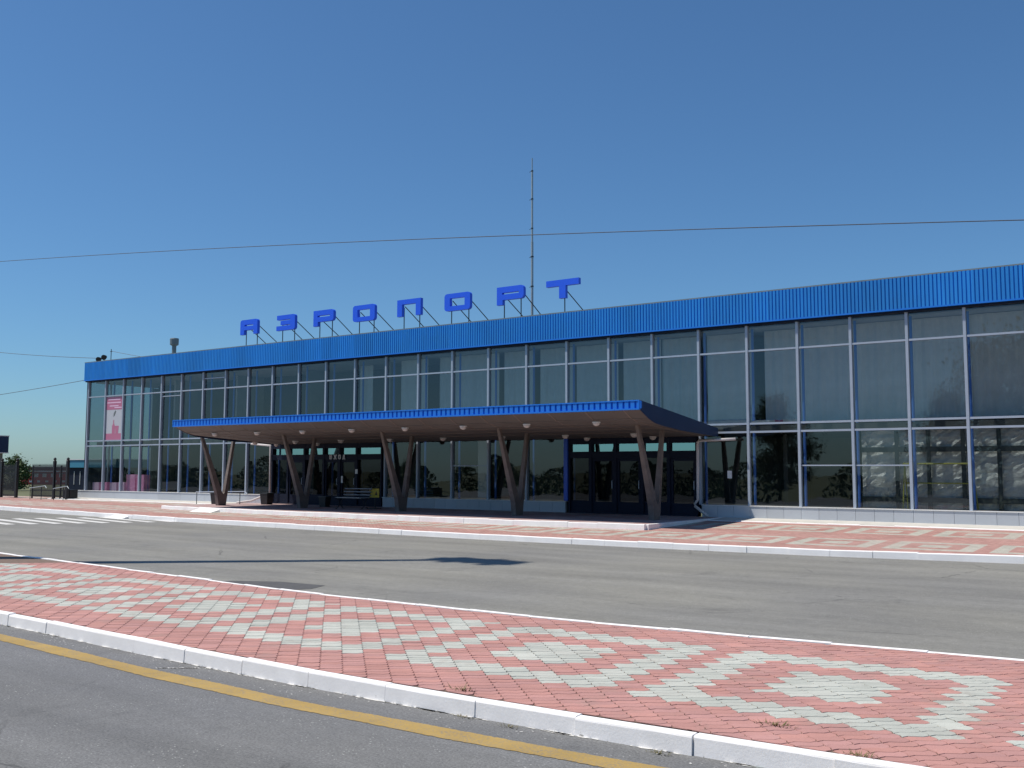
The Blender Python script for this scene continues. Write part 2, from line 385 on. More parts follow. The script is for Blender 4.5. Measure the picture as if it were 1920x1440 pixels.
zpl = lambda y: 0.48+0.025*(y+1.5)                 # plaza falls towards the road
zrd = lambda y: 0.15+0.0109*(y+8.9)                # road falls towards the island

def sheet(name, m, xs, ya, yb, z, ny=6, kind='structure'):
    mb = MB(); n = ny+1; vs = []; fs = []
    for x in xs:
        a, b = ya(x), yb(x)
        for k in range(n):
            y = a+(b-a)*k/ny; vs.append((x, y, z(x, y)))
    for i in range(len(xs)-1):
        for k in range(ny): fs.append((i*n+k, (i+1)*n+k, (i+1)*n+k+1, i*n+k+1))
    mb.add(vs, fs); o = mb.build(name, m, fix=False); o['kind'] = kind; return o
XS = [x*1.0 for x in range(-60, 91)]

# base ground: gentle fall towards the fields on the left
def gz(x, y):
    t = min(1, max(0, (-14-x)/50)); return -0.35-0.75*t*t*(3-2*t)
gx = [-900, -500, -300, -200, -150, -110, -80, -64, -52, -40, -30, -22, -16, -12, 0, 60, 150, 400, 900]
gy = [-900, -400, -150, -60, -30, 0, 30, 60, 100, 200, 400, 900]
mb = MB(); mb.add([(x, y, gz(x, y)) for x in gx for y in gy], [(i*len(gy)+j, (i+1)*len(gy)+j, (i+1)*len(gy)+j+1, i*len(gy)+j+1) for i in range(len(gx)-1) for j in range(len(gy)-1)])
struct(mb, 'ground', M['grass'], fix=False)
sheet('near_road', M['asphalt_near'], XS, lambda x: -49, lambda x: NEAR(x)-0.02, lambda x, y: 0.0, 4)
sheet('road', M['asphalt'], XS, lambda x: ISLF(x)+0.02, lambda x: FARK(x)-0.02, lambda x, y: zrd(y), 6)
sheet('plaza_pavement', M['plaza'], [x*1.0 for x in range(-14, 71)], lambda x: FARK(x), lambda x: -0.05, lambda x, y: zpl(y), 8)
ry = random.Random(2)
sheet('yellow_line', M['yellow'], [20+x*0.035 for x in range(1300)], lambda x: YEL(x)-0.118-ry.uniform(0, .014)-.008*math.sin(x*3.1), lambda x: YEL(x)+0.112+ry.uniform(0, .014)+.01*math.sin(x*2.3+1), lambda x, y: 0.004, 1)
sheet('drive_pavement', M['asphalt'], [-60, -40, -30, -20, -14.02], lambda x: -30, lambda x: 1.5, lambda x, y: min(0.38, 0.38+0.02*(x+14)) if x < -14 else 0.38, 2)

def kerb(name, m, f, x0, x1, width, ztop, zbot, inward, step=1.0, gap=0.008, seed=1, loc=None):
    """kerb stones along y=f(x): inner edge at f, outer edge width away (sign inward)"""
    mb = MB(); r = random.Random(seed); x = x0; g0 = gap
    while x < x1-0.05:
        gap = g0*(1.8 if r.random() < .22 else .35)
        a, b = x, min(x1, x+step*r.uniform(0.93, 1.06)); ax, bx = a+gap/2, b-gap/2
        dz = r.uniform(-0.008, 0.008); dy = r.uniform(-0.010, 0.010); tw = r.uniform(-0.010, 0.010)
        n = 4; vs = []; fs = []
        for k in range(n+1):
            xx = ax+(bx-ax)*k/n; y = f(xx)+dy; zt = ztop(xx, y)+dz+tw*(k/n-0.5); zb = zbot(xx, y)-0.05; s = -inward
            ch = 0.018
            wob = r.uniform(-0.003, 0.003)
            ring = [(xx, y, zb), (xx, y, zt-0.004), (xx, y+s*0.006, zt), (xx, y+s*(width-ch), zt+wob*0.3), (xx, y+s*(width-ch*0.3), zt-ch*0.35), (xx, y+s*width, zt-ch+wob), (xx, y+s*(width+0.012), zb)]
            vs += ring
        for k in range(n):
            for q in range(6): fs.append((k*7+q, k*7+q+1, (k+1)*7+q+1, (k+1)*7+q))
        fs += [tuple(range(7)), tuple(range(n*7, n*7+7))[::-1]]
        mb.add(vs, fs); x = b
    return struct(mb, name, m, smooth=False)
kerb('near_kerb', M['kerb_white'], NEAR, 18, 66, 0.105, lambda x, y: 0.152, lambda x, y: 0.0, 1, 1.0, 0.006, 3)
kerb('island_far_kerb', M['kerb_white'], ISLF, 4, 68, 0.10, lambda x, y: 0.156, lambda x, y: 0.02, -1, 1.0, 0.006, 4)
kerb('plaza_kerb', M['kerb_clean'], FARK, -14, 70, 0.14, lambda x, y: zpl(y)+0.008, lambda x, y: zrd(y), 1, 1.0, 0.006, 5)

# ------------------------------------------------------------------ island paving of wavy pavers
PW, PB = 0.225, 0.1125
a_ax = Vector((math.sqrt(.5), math.sqrt(.5), 0)); b_ax = Vector((-math.sqrt(.5), math.sqrt(.5), 0))
def ring_grey(x, y):
    yc = -22.95; x0 = 49.15; per = 2.98
    if x < 43.5: yc += (43.5-x)*0.055
    dx = (x-x0+per/2) % per-per/2; d = max(abs(dx), abs(y-yc))
    return d < 0.50 or 0.95 < d < 1.315
mbp = MB(); V_ = []; F_ = []; MI_ = []
amp = 0.017
outl = []
for s_, t_ in [(0, 0), (.25, 1), (.5, 0), (.75, -1), (1, 0)]: outl.append((s_*PW, t_*amp))
outl.append((PW+amp*1.0, PB*.5))
for s_, t_ in [(1, 0), (.75, -1), (.5, 0), (.25, 1), (0, 0)]: outl.append((s_*PW, PB+t_*amp))
outl.append((amp*1.0, PB*.5))
cen = (PW/2, PB/2); no = len(outl)
rp = random.Random(11)
i0 = int((a_ax.dot(Vector((26, -26, 0))))/PW)-60
for i in range(-90, 330):
    off = 0
    for j in range(-820, -330):
        c = a_ax*((i+.5)*PW)+b_ax*((j+.5)*PB+off)
        if not (26 < c.x < 60): continue
        if not (NEAR(c.x)-0.05 < c.y < ISLF(c.x)+0.05): continue
        if c.x > 53.5 and c.y > -20.5: continue
        lo, hi = NEAR(c.x)+0.012, ISLF(c.x)-0.012
        g = 1 if ring_grey(c.x, c.y) else 0
        dz = rp.uniform(-0.0022, 0.0022); tx = rp.uniform(-0.006, 0.006); ty = rp.uniform(-0.006, 0.006)
        base = len(V_); top = []; low = []
        for (s_, t_) in outl:
            for sh, lst in ((0.945, top), (0.975, low)):
                ss = cen[0]+(s_-cen[0])*sh; tt = cen[1]+(t_-cen[1])*(sh-0.03 if sh < .98 else sh-0.012)
                p = a_ax*(i*PW+ss)+b_ax*(j*PB+off+tt)
                y = min(max(p.y, lo), hi)
                z = 0.150+dz+(ss-cen[0])*tx+(tt-cen[1])*ty-(0 if lst is top else 0.006)
                lst.append((p.x, y, z))
        V_ += top+low
        F_.append(tuple(range(base, base+no))); MI_.append(g)
        for k in range(no):
            k2 = (k+1) % no; F_.append((base+k2, base+k, base+no+k, base+no+k2)); MI_.append(g)
mbp.v, mbp.f, mbp.mi = V_, F_, MI_
pv = struct(mbp, 'island_pavement', [M['paver_pink'], M['paver_grey']], fix=False)
sheet('island_bed', M['mortar'], [x*1.0 for x in range(4, 69)], lambda x: NEAR(x)+0.01, lambda x: ISLF(x)-0.01, lambda x, y: 0.1415, 3)

# asphalt patch, zebra, paint flecks
mb = MB(); mb.add([(x, y, zrd(y)+0.004) for x, y in ((36.7, -20.45), (37.0, -19.75), (37.9, -19.35), (39.0, -19.3), (39.15, -19.8), (38.75, -20.3), (38.4, -20.7))], [tuple(range(7))[::-1]])
struct(mb, 'asphalt_patch', M['patch'], fix=False)
mb = MB()
for k in range(-2, 7):
    ex, ey = 16.9+.55*k, -12.25+.60*k; d = Vector((-0.98, 0.2, 0)); p = Vector((ex, ey, 0)); q = p+d*4.9; nrm = Vector((0.06, 0.15, 0))
    mb.add([(v.x, v.y, zrd(v.y)+0.004) for v in (p-nrm, p+nrm, q+nrm, q-nrm)], [(0, 1, 2, 3)])
struct(mb, 'zebra_crossing', M['road_paint'], fix=False)
mb = MB(); r = random.Random(5)
def fleck(x, y, sx, sy, rot):
    n = 7; ca, sa = math.cos(rot), math.sin(rot); vs = []
    for k in range(n):
        a = k*6.283/n; u = sx*r.uniform(.45, 1.3)*math.cos(a); v_ = sy*r.uniform(.45, 1.3)*math.sin(a); vs.append((x+u*ca-v_*sa, y+u*sa+v_*ca, 0.0035))
    mb.add(vs, [tuple(range(n))])
for _ in range(190):      # paint run over the foot of the kerb
    x = r.uniform(34, 54); fleck(x, NEAR(x)-0.117-r.uniform(.0, .012), r.uniform(.02, .14), r.uniform(.008, .026), -.05)
for _ in range(26):
    cx = r.uniform(37, 52); cyy = abs(r.gauss(0, .12))
    for _ in range(r.randint(2, 9)):
        x = cx+r.gauss(0, .16); fleck(x, NEAR(x)-0.13-abs(cyy+r.gauss(0, .05)), r.uniform(.004, .02), r.uniform(.003, .010), r.uniform(-.6, .6))
for k in range(26):   # a splashed streak of paint
    t = k/25; x = 43.15-0.33*t+r.uniform(-.015, .015); y = NEAR(43)-0.20-0.25*t; s = r.uniform(.012, .026)
    mb.add([(x+s*1.5*math.cos(q*1.047), y+s*r.uniform(.5, 1)*math.sin(q*1.047), 0.0033) for q in range(6)], [tuple(range(6))])
struct(mb, 'paint_flecks', M['road_paint'], kind='stuff', fix=False)

# weeds in the joints
def weed(x, y, z, s, seed):
    r = random.Random(seed); mb = MB()
    for k in range(46):
        a = r.uniform(0, 6.28); l = s*r.uniform(.4, 1); rr = s*r.uniform(0, 1.5); bx, by = x+rr*1.5*math.cos(a), y+rr*.5*math.sin(a)
        dx, dy = math.cos(a)*l*r.uniform(.3, 1), math.sin(a)*l*r.uniform(.3, 1); h = l*r.uniform(.25, .8); wd = s*.09
        mb.add([(bx-dy*wd/l, by+dx*wd/l, z), (bx+dy*wd/l, by-dx*wd/l, z), (bx+dx, by+dy, z+h)], [(0, 1, 2)])
    return mb.build('weed', M['weed'], fix=False, loc=(x, y, z))
for k, (x, y, s, lb) in enumerate([(46.52, -24.98, .075, 'green and straw coloured weed tuft beside the white kerb at its middle'),
                                   (49.22, -24.55, .075, 'dry brown weed tuft on the pink pavers below the large right grey square'),
                                   (46.75, -25.26, .045, 'small dry weed at the foot of the kerb by its joint'),
                                   (47.25, -25.30, .05, 'low dry weed at the foot of the white kerb above the yellow line'),
                                   (48.6, -25.28, .05, 'dry weed at the kerb foot nearest the lower edge of the photo'),
                                   (50.0, -25.02, .06, 'brown weed on the red pavers at the kerb, lower right corner')]):
    z = 0.15 if y > -25.1 else 0.0
    tag(weed(x, y, z, s, k), lb, 'weed', 'weeds growing in the paving joints')

# ------------------------------------------------------------------ terminal building
MX = [0.34, 2.0, 3.67, 5.34, 7.06, 8.74, 10.49, 12.23, 13.93, 15.67, 17.47, 19.26, 21.09, 22.95, 24.79, 26.64, 28.5, 30.36, 32.22, 34.06, 35.85, 37.67, 39.45, 41.2, 42.94, 44.67, 46.34, 48.05, 49.8, 51.55, 53.3, 55.05, 56.8]
ZP, T1, T2, T3, FB, FT = 0.97, 3.43, 3.71, 6.19, 7.12, 8.17
XE = MX[-1]; X0 = 0.2
T = thing('terminal_building', 'long glass fronted airport terminal with a corrugated blue roof band', 'building', (28, 0, 0.5))
def part(mb, name, m, parent=T, label=None, **k):
    o = mb.build(name, m, parent=parent, **k)
    if label: o['label'] = label
    return o
# fascia: trapezoid ribs
def ribs(x0, x1, y, zb, zt, pitch, depth, mi=0):
    mb = MB(); xs = []; x = x0
    while x < x1:
        xs += [(x, 0), (x+pitch*.10, depth), (x+pitch*.74, depth), (x+pitch*.86, 0)]; x += pitch
    vs = []; fs = []
    for (xx, d) in xs: vs += [(xx, y-d, zb), (xx, y-d, zt)]
    for i in range(len(xs)-1): fs.append((2*i, 2*i+2, 2*i+3, 2*i+1))
    mb.add(vs, fs); return mb
part(ribs(0.1, XE, -0.20, FB+0.05, FT-0.02, 0.118, 0.036), 'fascia_panel', M['blue_sheet'], fix=False)
mb = MB()
v = []; 
for k in range(int(14/0.118)):
    y = -0.2+k*0.118
    for dy, d in ((0, 0), (.02, .024), (.07, .024), (.09, 0)): v.append((0.1-d, y+dy))
mb.add([(x, y, z) for x, y in v for z in (FB+.05, FT-.02)], [(2*i, 2*i+2, 2*i+3, 2*i+1) for i in range(len(v)-1)])
part(mb, 'fascia_panel', M['blue_sheet'], fix=False)
mb = MB(); mb.box(0.06, XE, -0.236, -0.02, FB, FB+0.05); mb.box(0.06, 0.12, -0.02, 14, FB, FB+0.05)
part(mb, 'fascia_trim', M['blue_trim'])
mb = MB(); mb.box(0.06, XE, -0.215, 0.3, FT-0.02, FT+0.025); mb.box(0.06, 0.4, 0.3, 14, FT-0.02, FT+0.025)
part(mb, 'parapet_cap', M['grey_cap'])
mb = MB(); mb.box(0.4, XE, 0.3, 14, FT-0.35, FT-0.15); part(mb, 'roof', M['grey_cap'])
mb = MB(); mb.box(0.14, XE, -0.17, 0.35, FB-0.06, FB+0.045); part(mb, 'eave_soffit', M['frame_dark'])
# shell
mb = MB(); mb.box(0.35, XE, 8.0, 8.2, 0.5, FT-0.36); part(mb, 'rear_wall', M['int_wall'])
mb = MB(); mb.box(0.35, XE, 0.2, 8.0, ZP-.25, ZP-0.03); part(mb, 'ground_floor_slab', M['int_floor'])
mb = MB(); mb.box(0.35, XE, 0.55, 8.0, T1+.02, T2-.04); part(mb, 'upper_floor_slab', M['int_dark'])
mb = MB(); mb.box(0.35, XE, 0.36, 8.0, FB-.1, FB+.05); part(mb, 'ceiling', M['int_wall'])
for xa, xb, ya in ((.22, .34, 4.25), (XE-.1, XE, .1)): mb = MB(); mb.box(xa, xb, ya, 14, 0.4, FB-.11); part(mb, 'end_wall', M['int_wall'])
# partitions: dark rooms upstairs on the left, back hall
r = random.Random(21)
for i in range(0, len(MX)-1, 3):
    if i in (0,): continue
    mb = MB(); mb.box(MX[i]+.5, MX[i]+.62, 1.6, 7.98, T2-.03, FB-.11); part(mb, 'partition', M['int_wall'])
for i in (4, 9, 14, 17, 22): mb = MB(); mb.box(MX[i]+.4, MX[i]+.55, 2.2, 4.48, ZP-.02, T1+.01); part(mb, 'partition', M['int_dark'])
mb = MB(); mb.box(2.2, 40, 4.5, 4.62, ZP-.02, T1+.01); part(mb, 'partition', M['int_dark'])
mb = MB(); mb.box(1.9, 24.0, 3.4, 3.52, T2-.03, FB-.11); part(mb, 'partition', M['int_deep'])
mb = MB(); mb.box(26.45, 26.95, 2.0, 2.18, ZP-.02, T1+.01); part(mb, 'pier', M['white'], label='pale textured pier behind the glass')
# inner steel columns
for i, x in enumerate(MX[:-1]):
    if i == 0: continue
    mb = MB(); mb.tube([(x, .47, ZP-.02), (x, .47, T1+.01)], .046, 10); mb.tube([(x, .47, T2-.03), (x, .47, FB-.11)], .046, 10)
    part(mb, 'inner_column', M['steel_blue'], loc=(x, .47, ZP))
# curtains upstairs, set back from the glass
for i in range(1, 31):
    if i > 12 or r.random() < .16:
        x0 = MX[i]+(r.uniform(-.3, .2) if i > 12 else r.uniform(.3, .8)); x1 = x0+(r.uniform(1.5, 1.85) if i > 12 else r.uniform(.5, 1.0)); n = 30; yc = 1.12 if i > 12 else 1.7; fq = r.uniform(.5, 1.5)
        mb = MB(); vs = []
        for k in range(n+1):
            xx = x0+(x1-x0)*k/n; yy = yc+.022*math.sin(k*fq+i)+.03*math.sin(k*fq*.37+i*2)
            vs += [(xx, yy, T2+.02), (xx, yy, FB-.12)]
        mb.add(vs, [(2*k, 2*k+2, 2*k+3, 2*k+1) for k in range(n)])
        part(mb, 'curtain', M['curtain'], fix=False, loc=(x0, yc, T2))
# mullions
for i, x in enumerate(MX):
    mb = MB(); z0 = ZP-.02
    if i in (10, 11, 12, 19, 20): z0 = 3.46
    mb.box(x-.042, x+.042, -.10, .06, z0, FB-.02)
    if i == 0: pass
    part(mb, 'mullion', M['alu'], loc=(x, 0, ZP))
mb = MB(); mb.box(0.16, 0.26, -.06, .10, ZP-.02, FB-.02); part(mb, 'corner_post', M['frame_dark'])
# left end glazing
mb = MB(); mb.box(.215, .225, .14, 4.2, ZP, FB-.06); part(mb, 'end_window', M['glass'])
for y in (1.4, 2.8, 4.2):
    mb = MB(); mb.box(.16, .28, y-.04, y+.04, ZP-.02, FB-.06); part(mb, 'end_mullion', M['alu'])
# transoms
def bar_row(z, h, skip=()):
    mb = MB()
    for i in range(len(MX)-1):
        if i in skip: continue
        mb.box(MX[i]+.043, MX[i+1]-.043, -.082, .05, z-h/2, z+h/2)
    if True: mb.box(.262, MX[0]-.043, -.05, .05, z-h/2, z+h/2)
    return mb
part(bar_row(T3, .06), 'transom', M['alu']); part(bar_row(T2, .065), 'transom', M['alu'])
LEFT_E = (9, 10, 11, 12); RIGHT_E = (18, 19, 20)
part(bar_row(T1, .065, (9, 10, 11, 18, 19, 20)), 'transom', M['alu'])
# panes: one window per bay and storey
def pane(name, i, z0, z1, m, y=0.0):
    x0, x1 = MX[i]+.03, MX[i+1]-.03; zc = (z0+z1)/2; xc = (x0+x1)/2
    a = R(r.uniform(-.45, .45)); b = R(r.uniform(-.35, .35)); vs = []
    for X, Z in ((x0, z0), (x1, z0), (x1, z1), (x0, z1)): vs.append((X, y+(X-xc)*math.sin(a)+(Z-zc)*math.sin(b), Z))
    mb = MB(); mb.add(vs, [(0, 1, 2, 3)])
    return part(mb, name, m, fix=False, loc=(xc, y, z0))
for i in range(len(MX)-1):
    u = pane('upper_window', i, T2+.01, T3-.01, M['glass'])
    c = pane('clerestory_window', i, T3+.01, FB-.03, M['glass'])
    pane('spandrel_window', i, T1+.01, T2-.01, M['glass'])
    if i in (4,):
        mb = MB(); mb.box(MX[i]+.05, MX[i+1]-.05, -.06, .03, 5.95, 5.99); mb.build('vent_frame', M['alu'], parent=u, loc=(MX[i], 0, 5.95))
    if i in (6,):
        mb = MB(); mb.box(MX[i]+.05, MX[i+1]-.05, -.06, .03, 6.71, 6.75); mb.build('vent_frame', M['alu'], parent=c, loc=(MX[i], 0, 6.71))
    if i in (9, 10, 11, 18, 19, 20): continue
    l = pane('lower_window', i, ZP+.0, T1-.01, M['glass'] if i not in (12,) else M['glass_dark'])
    if i in (15, 23, 24):
        mb = MB(); mb.box(MX[i]+.05, MX[i+1]-.05, -.06, .03, 2.28, 2.32); mb.build('vent_frame', M['alu'], parent=l, loc=(MX[i], 0, 2.28))
# plinth tiles
def plinth(x0, x1, plain):
    mb = MB(); st = .58 if not plain else 1.9; x = x0
    while x < x1-.02:
        b = min(x1, x+st); mb.box(x+.004, b-.004, -.135, -.05, .45, ZP-.045); x = b
    p = part(mb, 'plinth', M['plinth'], loc=(x0, 0, .45))
    mb = MB(); mb.box(x0-.02, x1+.02, -.16, .1, ZP-.044, ZP-.02); mb.build('sill', M['white'], parent=p, loc=(x0, 0, ZP))
    mb = MB(); mb.box(x0+.002, x1-.002, -.05, .19, .44, ZP-.046); mb.build('plinth_core', M['grey_wall'], parent=p, loc=(x0, 0, .45))
plinth(-.45, 15.75, True); plinth(22.9, 32.2, False); plinth(37.75, XE, False)
# entrances
def entrance(x0, x1, panes, doors):
    """dark blue glazed door front with a strip of teal transom panes"""
    mb = MB(); y0, y1 = -.16, .12
    zf = .535; zt = 3.44
    mb.box(x0, x1, y0, y1, 3.10, zt); mb.box(x0, x1, y0, y1, 2.58, 2.82)
    mb.box(x0, x1, y0+.02, y1, zf, .62)
    edges = [x0]+panes+[x1]
    for x in edges: mb.box(x-.06 if x > x0 else x, x+.06 if x < x1 else x, y0-.012, y1+.01, zf, zt-.01)
    e = part(mb, 'entrance_front', M['frame_dark'], loc=(x0, 0, zf))
    for a, b in zip(edges[:-1], edges[1:]):
        mm = MB(); mm.add([(a+.05, -.05, 2.82), (b-.05, -.05, 2.82), (b-.05, -.05, 3.10), (a+.05, -.05, 3.10)], [(0, 1, 2, 3)])
        mm.build('transom_pane', M['glass_teal'], parent=e, loc=(a, 0, 2.8), fix=False)
        if any(abs((a+b)/2-d) < .3 for d in doors):
            mm = MB(); mm.box(a+.062, a+.16, -.12, -.04, zf+.09, 2.575); mm.box(b-.16, b-.062, -.12, -.04, zf+.09, 2.575)
            mm.box(a+.16, b-.16, -.12, -.04, zf+.09, .98); mm.box(a+.16, b-.16, -.12, -.04, 2.46, 2.575)
            d = mm.build('door_leaf', M['frame_dark'], parent=e, loc=(a, 0, zf))
            mm = MB(); mm.tube([(b-.11, -.125, 1.45), (b-.11, -.20, 1.47), (b-.11, -.20, 1.75), (b-.11, -.125, 1.77)], .014, 6)
            mm.build('door_handle', M['alu'], parent=e, loc=(b, 0, 1.45))
            mm = MB(); mm.add([(a+.15, -.08, .97), (b-.15, -.08, .97), (b-.15, -.08, 2.47), (a+.15, -.08, 2.47)], [(0, 1, 2, 3)])
            mm.build('door_pane', M['glass_dark'], parent=e, loc=(a, 0, 1), fix=False)
        else:
            mm = MB(); mm.box(a+.061, b-.061, -.10, .05, zf+.085, 1.0); mm.build('kick_panel', M['frame_dark'], parent=e, loc=(a, 0, zf))
            mm = MB(); mm.add([(a+.05, -.06, 1.0), (b-.05, -.06, 1.0), (b-.05, -.06, 2.58), (a+.05, -.06, 2.58)], [(0, 1, 2, 3)])
            mm.build('side_pane', M['glass_dark'], parent=e, loc=(a, 0, 1), fix=False)
    return e
entrance(15.85, 22.85, [16.95, 18.05, 19.3, 20.3, 21.35], [17.5, 19.8, 20.8])
entrance(32.35, 37.6, [33.3, 34.35, 35.45, 36.5], [33.8, 34.9, 37.05])
mb = MB(); mb.box(32.17, 32.34, -.22, -.05, .98, 3.42); part(mb, 'entrance_post', M['frame_bright'], label='bright blue post at the left of the right entrance')
# downpipes
def pipe(name, pts, r_):
    mb = MB(); mb.tube(pts, r_, 8); return part(mb, name, M['pipe_white'], smooth=True)
pipe('downpipe', [(14.6, -.35, 3.36), (15.93, -.35, 3.26), (15.96, -.35, 3.2), (15.98, -.35, 1.12), (15.93, -.37, 1.0), (15.0, -.6, .66), (14.2, -.8, .56)], .05)
pipe('downpipe', [(39.1, -.35, 3.19), (37.76, -.35, 3.16), (37.72, -.35, 3.1), (37.70, -.35, 1.12), (37.58, -.35, .98), (37.60, -.36, .9), (38.1, -.45, .56)], .05)

# blind area (concrete apron) with a white edge
def apron(x0, x1):
    mb = MB(); n = max(2, int((x1-x0)/2)); vs = []
    for k in range(n+1):
        x = x0+(x1-x0)*k/n; vs += [(x, -1.42, .50), (x, -.05, .545)]
    mb.add(vs, [(2*k, 2*k+2, 2*k+3, 2*k+1) for k in range(n)]); struct(mb, 'concrete_apron', M['pale_concrete'], fix=False)
    kerb('apron_kerb', M['kerb_clean'], lambda x: -1.42, x0, x1, .12, lambda x, y: .503, lambda x, y: .44, 1, 1.0, .004, 9)
apron(-.9, 14.18); apron(38.55, XE)

# podium in front of the doors
def PK(x): return float(np.interp(x, [14.2, 15, 18, 22, 28, 33, 38.6], [-4.85, -5.0, -5.3, -5.6, -5.9, -5.95, -5.8]))
xs = list(np.linspace(14.3, 38.45, 40)); mb = MB(); vs = []
for x in xs: vs += [(x, PK(x)+.01, .53), (x, -.04, .535)]
mb.add(vs, [(2*k, 2*k+2, 2*k+3, 2*k+1) for k in range(len(xs)-1)])
def podm():
    a = NT('podium_paving'); bx = a.n('ShaderNodeTexBrick'); bx.inputs['Scale'].default_value = 1; bx.inputs['Brick Width'].default_value = .6; bx.inputs['Row Height'].default_value = .6
    bx.inputs['Mortar Size'].default_value = .01; bx.inputs['Color1'].default_value = (.40, .25, .24, 1); bx.inputs['Color2'].default_value = (.46, .37, .36, 1); bx.inputs['Mortar'].default_value = (.25, .2, .19, 1)
    a.t.links.new(a.o, bx.inputs['Vector']); return a.out(a.scale(bx.outputs['Color'], a.rng(a.noise(1, 5), .3, .7, .85, 1.1)), .7, .4)
struct(mb, 'podium_pavement', podm(), fix=False)
kerb('podium_kerb', M['kerb_clean'], PK, 14.2, 38.5, .12, lambda x, y: .536, lambda x, y: zpl(y), 1, 1.0, .004, 8)
mb = MB(); mb.box(38.46, 38.58, -5.79, -.06, .35, .536); mb.box(14.18, 14.29, -4.82, -1.5, .35, .536); struct(mb, 'podium_end_kerb', M['kerb_clean'], bevel=.008)
# little kerb ramps
for (x, y, z0, z1, dx, dy) in ((18.1, -5.33, None, .515, .7, .6), (16.2, -8.12, None, .30, .55, .5)):
    zb = zpl(y-dy)+.004 if z1 > .4 else zrd(y-dy)+.01
    mb = MB(); mb.add([(x-dx, y-dy, zb), (x+dx, y-dy, zb), (x+dx, y, z1), (x-dx, y, z1), (x-dx, y, zb-.03), (x+dx, y, zb-.03)], [(0, 1, 2, 3), (0, 3, 4), (1, 5, 2)])
    struct(mb, 'kerb_ramp', M['kerb_clean'], fix=False)

# ------------------------------------------------------------------ entrance canopy on V columns
CX0, CX1 = 16.3, 38.44
prof_bot = [(-6.0, 3.93), (-5.4, 3.69), (-5.0, 3.60), (-4.3, 3.55), (-.25, 3.31)]
prof_top = [(-6.0, 4.20), (-.25, 3.58)]
Cn = thing('entrance_canopy', 'blue edged entrance canopy sloping to the wall on five concrete V columns', 'canopy', (27, -3.2, .53))
mb = MB(); n = len(prof_bot)
vs = []
for x in (CX0+.03, CX1-.03): vs += [(x, y, z+.0) for y, z in prof_bot]
mb.add(vs, [(k, k+1, n+k+1, n+k) for k in range(n-1)])
sof = part(mb, 'soffit', M['soffit'], Cn, fix=False)
mb = MB()                                            # cover strips between the soffit boards
for y, z in ((-5.4, 3.69), (-4.95, 3.597), (-4.3, 3.55), (-3.2, 3.485), (-2.1, 3.42)): mb.box(CX0+.1, CX1-.1, y-.02, y+.02, z-.012, z-.002)
x = CX0+1.3
while x < CX1-.5:
    for (ya, za), (yb, zb) in zip(prof_bot[:-1], prof_bot[1:]): mb.bar((x, ya+.03, za-.006), (x, yb-.03, zb-.006), .035, .008)
    x += 1.35
mb.build('cover_strip', M['soffit_strip'], parent=sof)
mb = MB(); mb.add([(CX0, -5.98, 4.17), (CX1, -5.98, 4.17), (CX1, -.2, 3.56), (CX0, -.2, 3.56)], [(0, 1, 2, 3)]); part(mb, 'canopy_roof', M['grey_cap'], Cn, fix=False)
part(ribs(CX0+.03, CX1-.03, -6.0, 3.955, 4.175, .20, .055), 'canopy_fascia', M['blue_trim'], Cn, fix=False)
mb = MB(); mb.box(CX0, CX1, -6.07, -5.97, 3.915, 3.96); mb.box(CX0, CX1, -6.07, -5.97, 4.172, 4.205); mb.box(CX1-.035, CX1, -6.069, -5.97, 3.96, 4.172); mb.box(CX0, CX0+.035, -6.069, -5.97, 3.96, 4.172)
part(mb, 'canopy_trim', M['blue_trim'], Cn)
def side(x0, x1):
    mb = MB(); pr = [(-5.969, 3.915), (-5.4, 3.67), (-5.0, 3.56), (-4.5, 3.50), (-3.2, 3.40), (-.25, 3.28), (-.25, 3.58), (-5.969, 4.20)]
    k = len(pr); mb.add([(x0, y, z) for y, z in pr]+[(x1, y, z) for y, z in pr], [tuple(range(k)), tuple(range(k, 2*k))[::-1]]+[(i, (i+1) % k, k+(i+1) % k, k+i) for i in range(k)])
    return mb
part(side(CX1-.03, CX1), 'side_panel', M['navy_sheet'], Cn); part(side(CX0, CX0+.03), 'side_panel', M['navy_sheet'], Cn)
def vcolumn(x):
    mb = MB(); hw = .10
    # outline in y,z of the V, tapering to the tops
    pr = [(-3.38, .45), (-2.98, .45), (-2.86, 1.02), (-2.44, 3.47), (-2.64, 3.47), (-3.12, 1.10), (-3.20, 1.02), (-3.28, 1.10), (-4.20, 3.58), (-4.38, 3.58), (-3.46, 1.02)]
    pr = [(-3.36, .45), (-2.98, .45), (-2.89, 1.05), (-2.48, 3.46), (-2.61, 3.46), (-3.04, 1.12), (-3.11, 1.03), (-3.19, 1.12), (-4.23, 3.56), (-4.36, 3.56), (-3.45, 1.02)]
    k = len(pr)
    tris = geometry.tessellate_polygon([[Vector((p[0], p[1], 0)) for p in pr]])
    def wx(z): return hw-.045*max(0, (z-.9)/2.6)
    vs = [(x-wx(z), y, z) for y, z in pr]+[(x+wx(z), y, z) for y, z in pr]
    mb.add(vs, [tuple(t) for t in tris]+[tuple(i+k for i in t)[::-1] for t in tris]+[(i, (i+1) % k, k+(i+1) % k, k+i) for i in range(k)])
    return part(mb, 'v_column', M['concrete_leg'], Cn, loc=(x, -3.2, .45))
for x in (15.98, 21.2, 26.62, 32.07, 37.45): vcolumn(x)
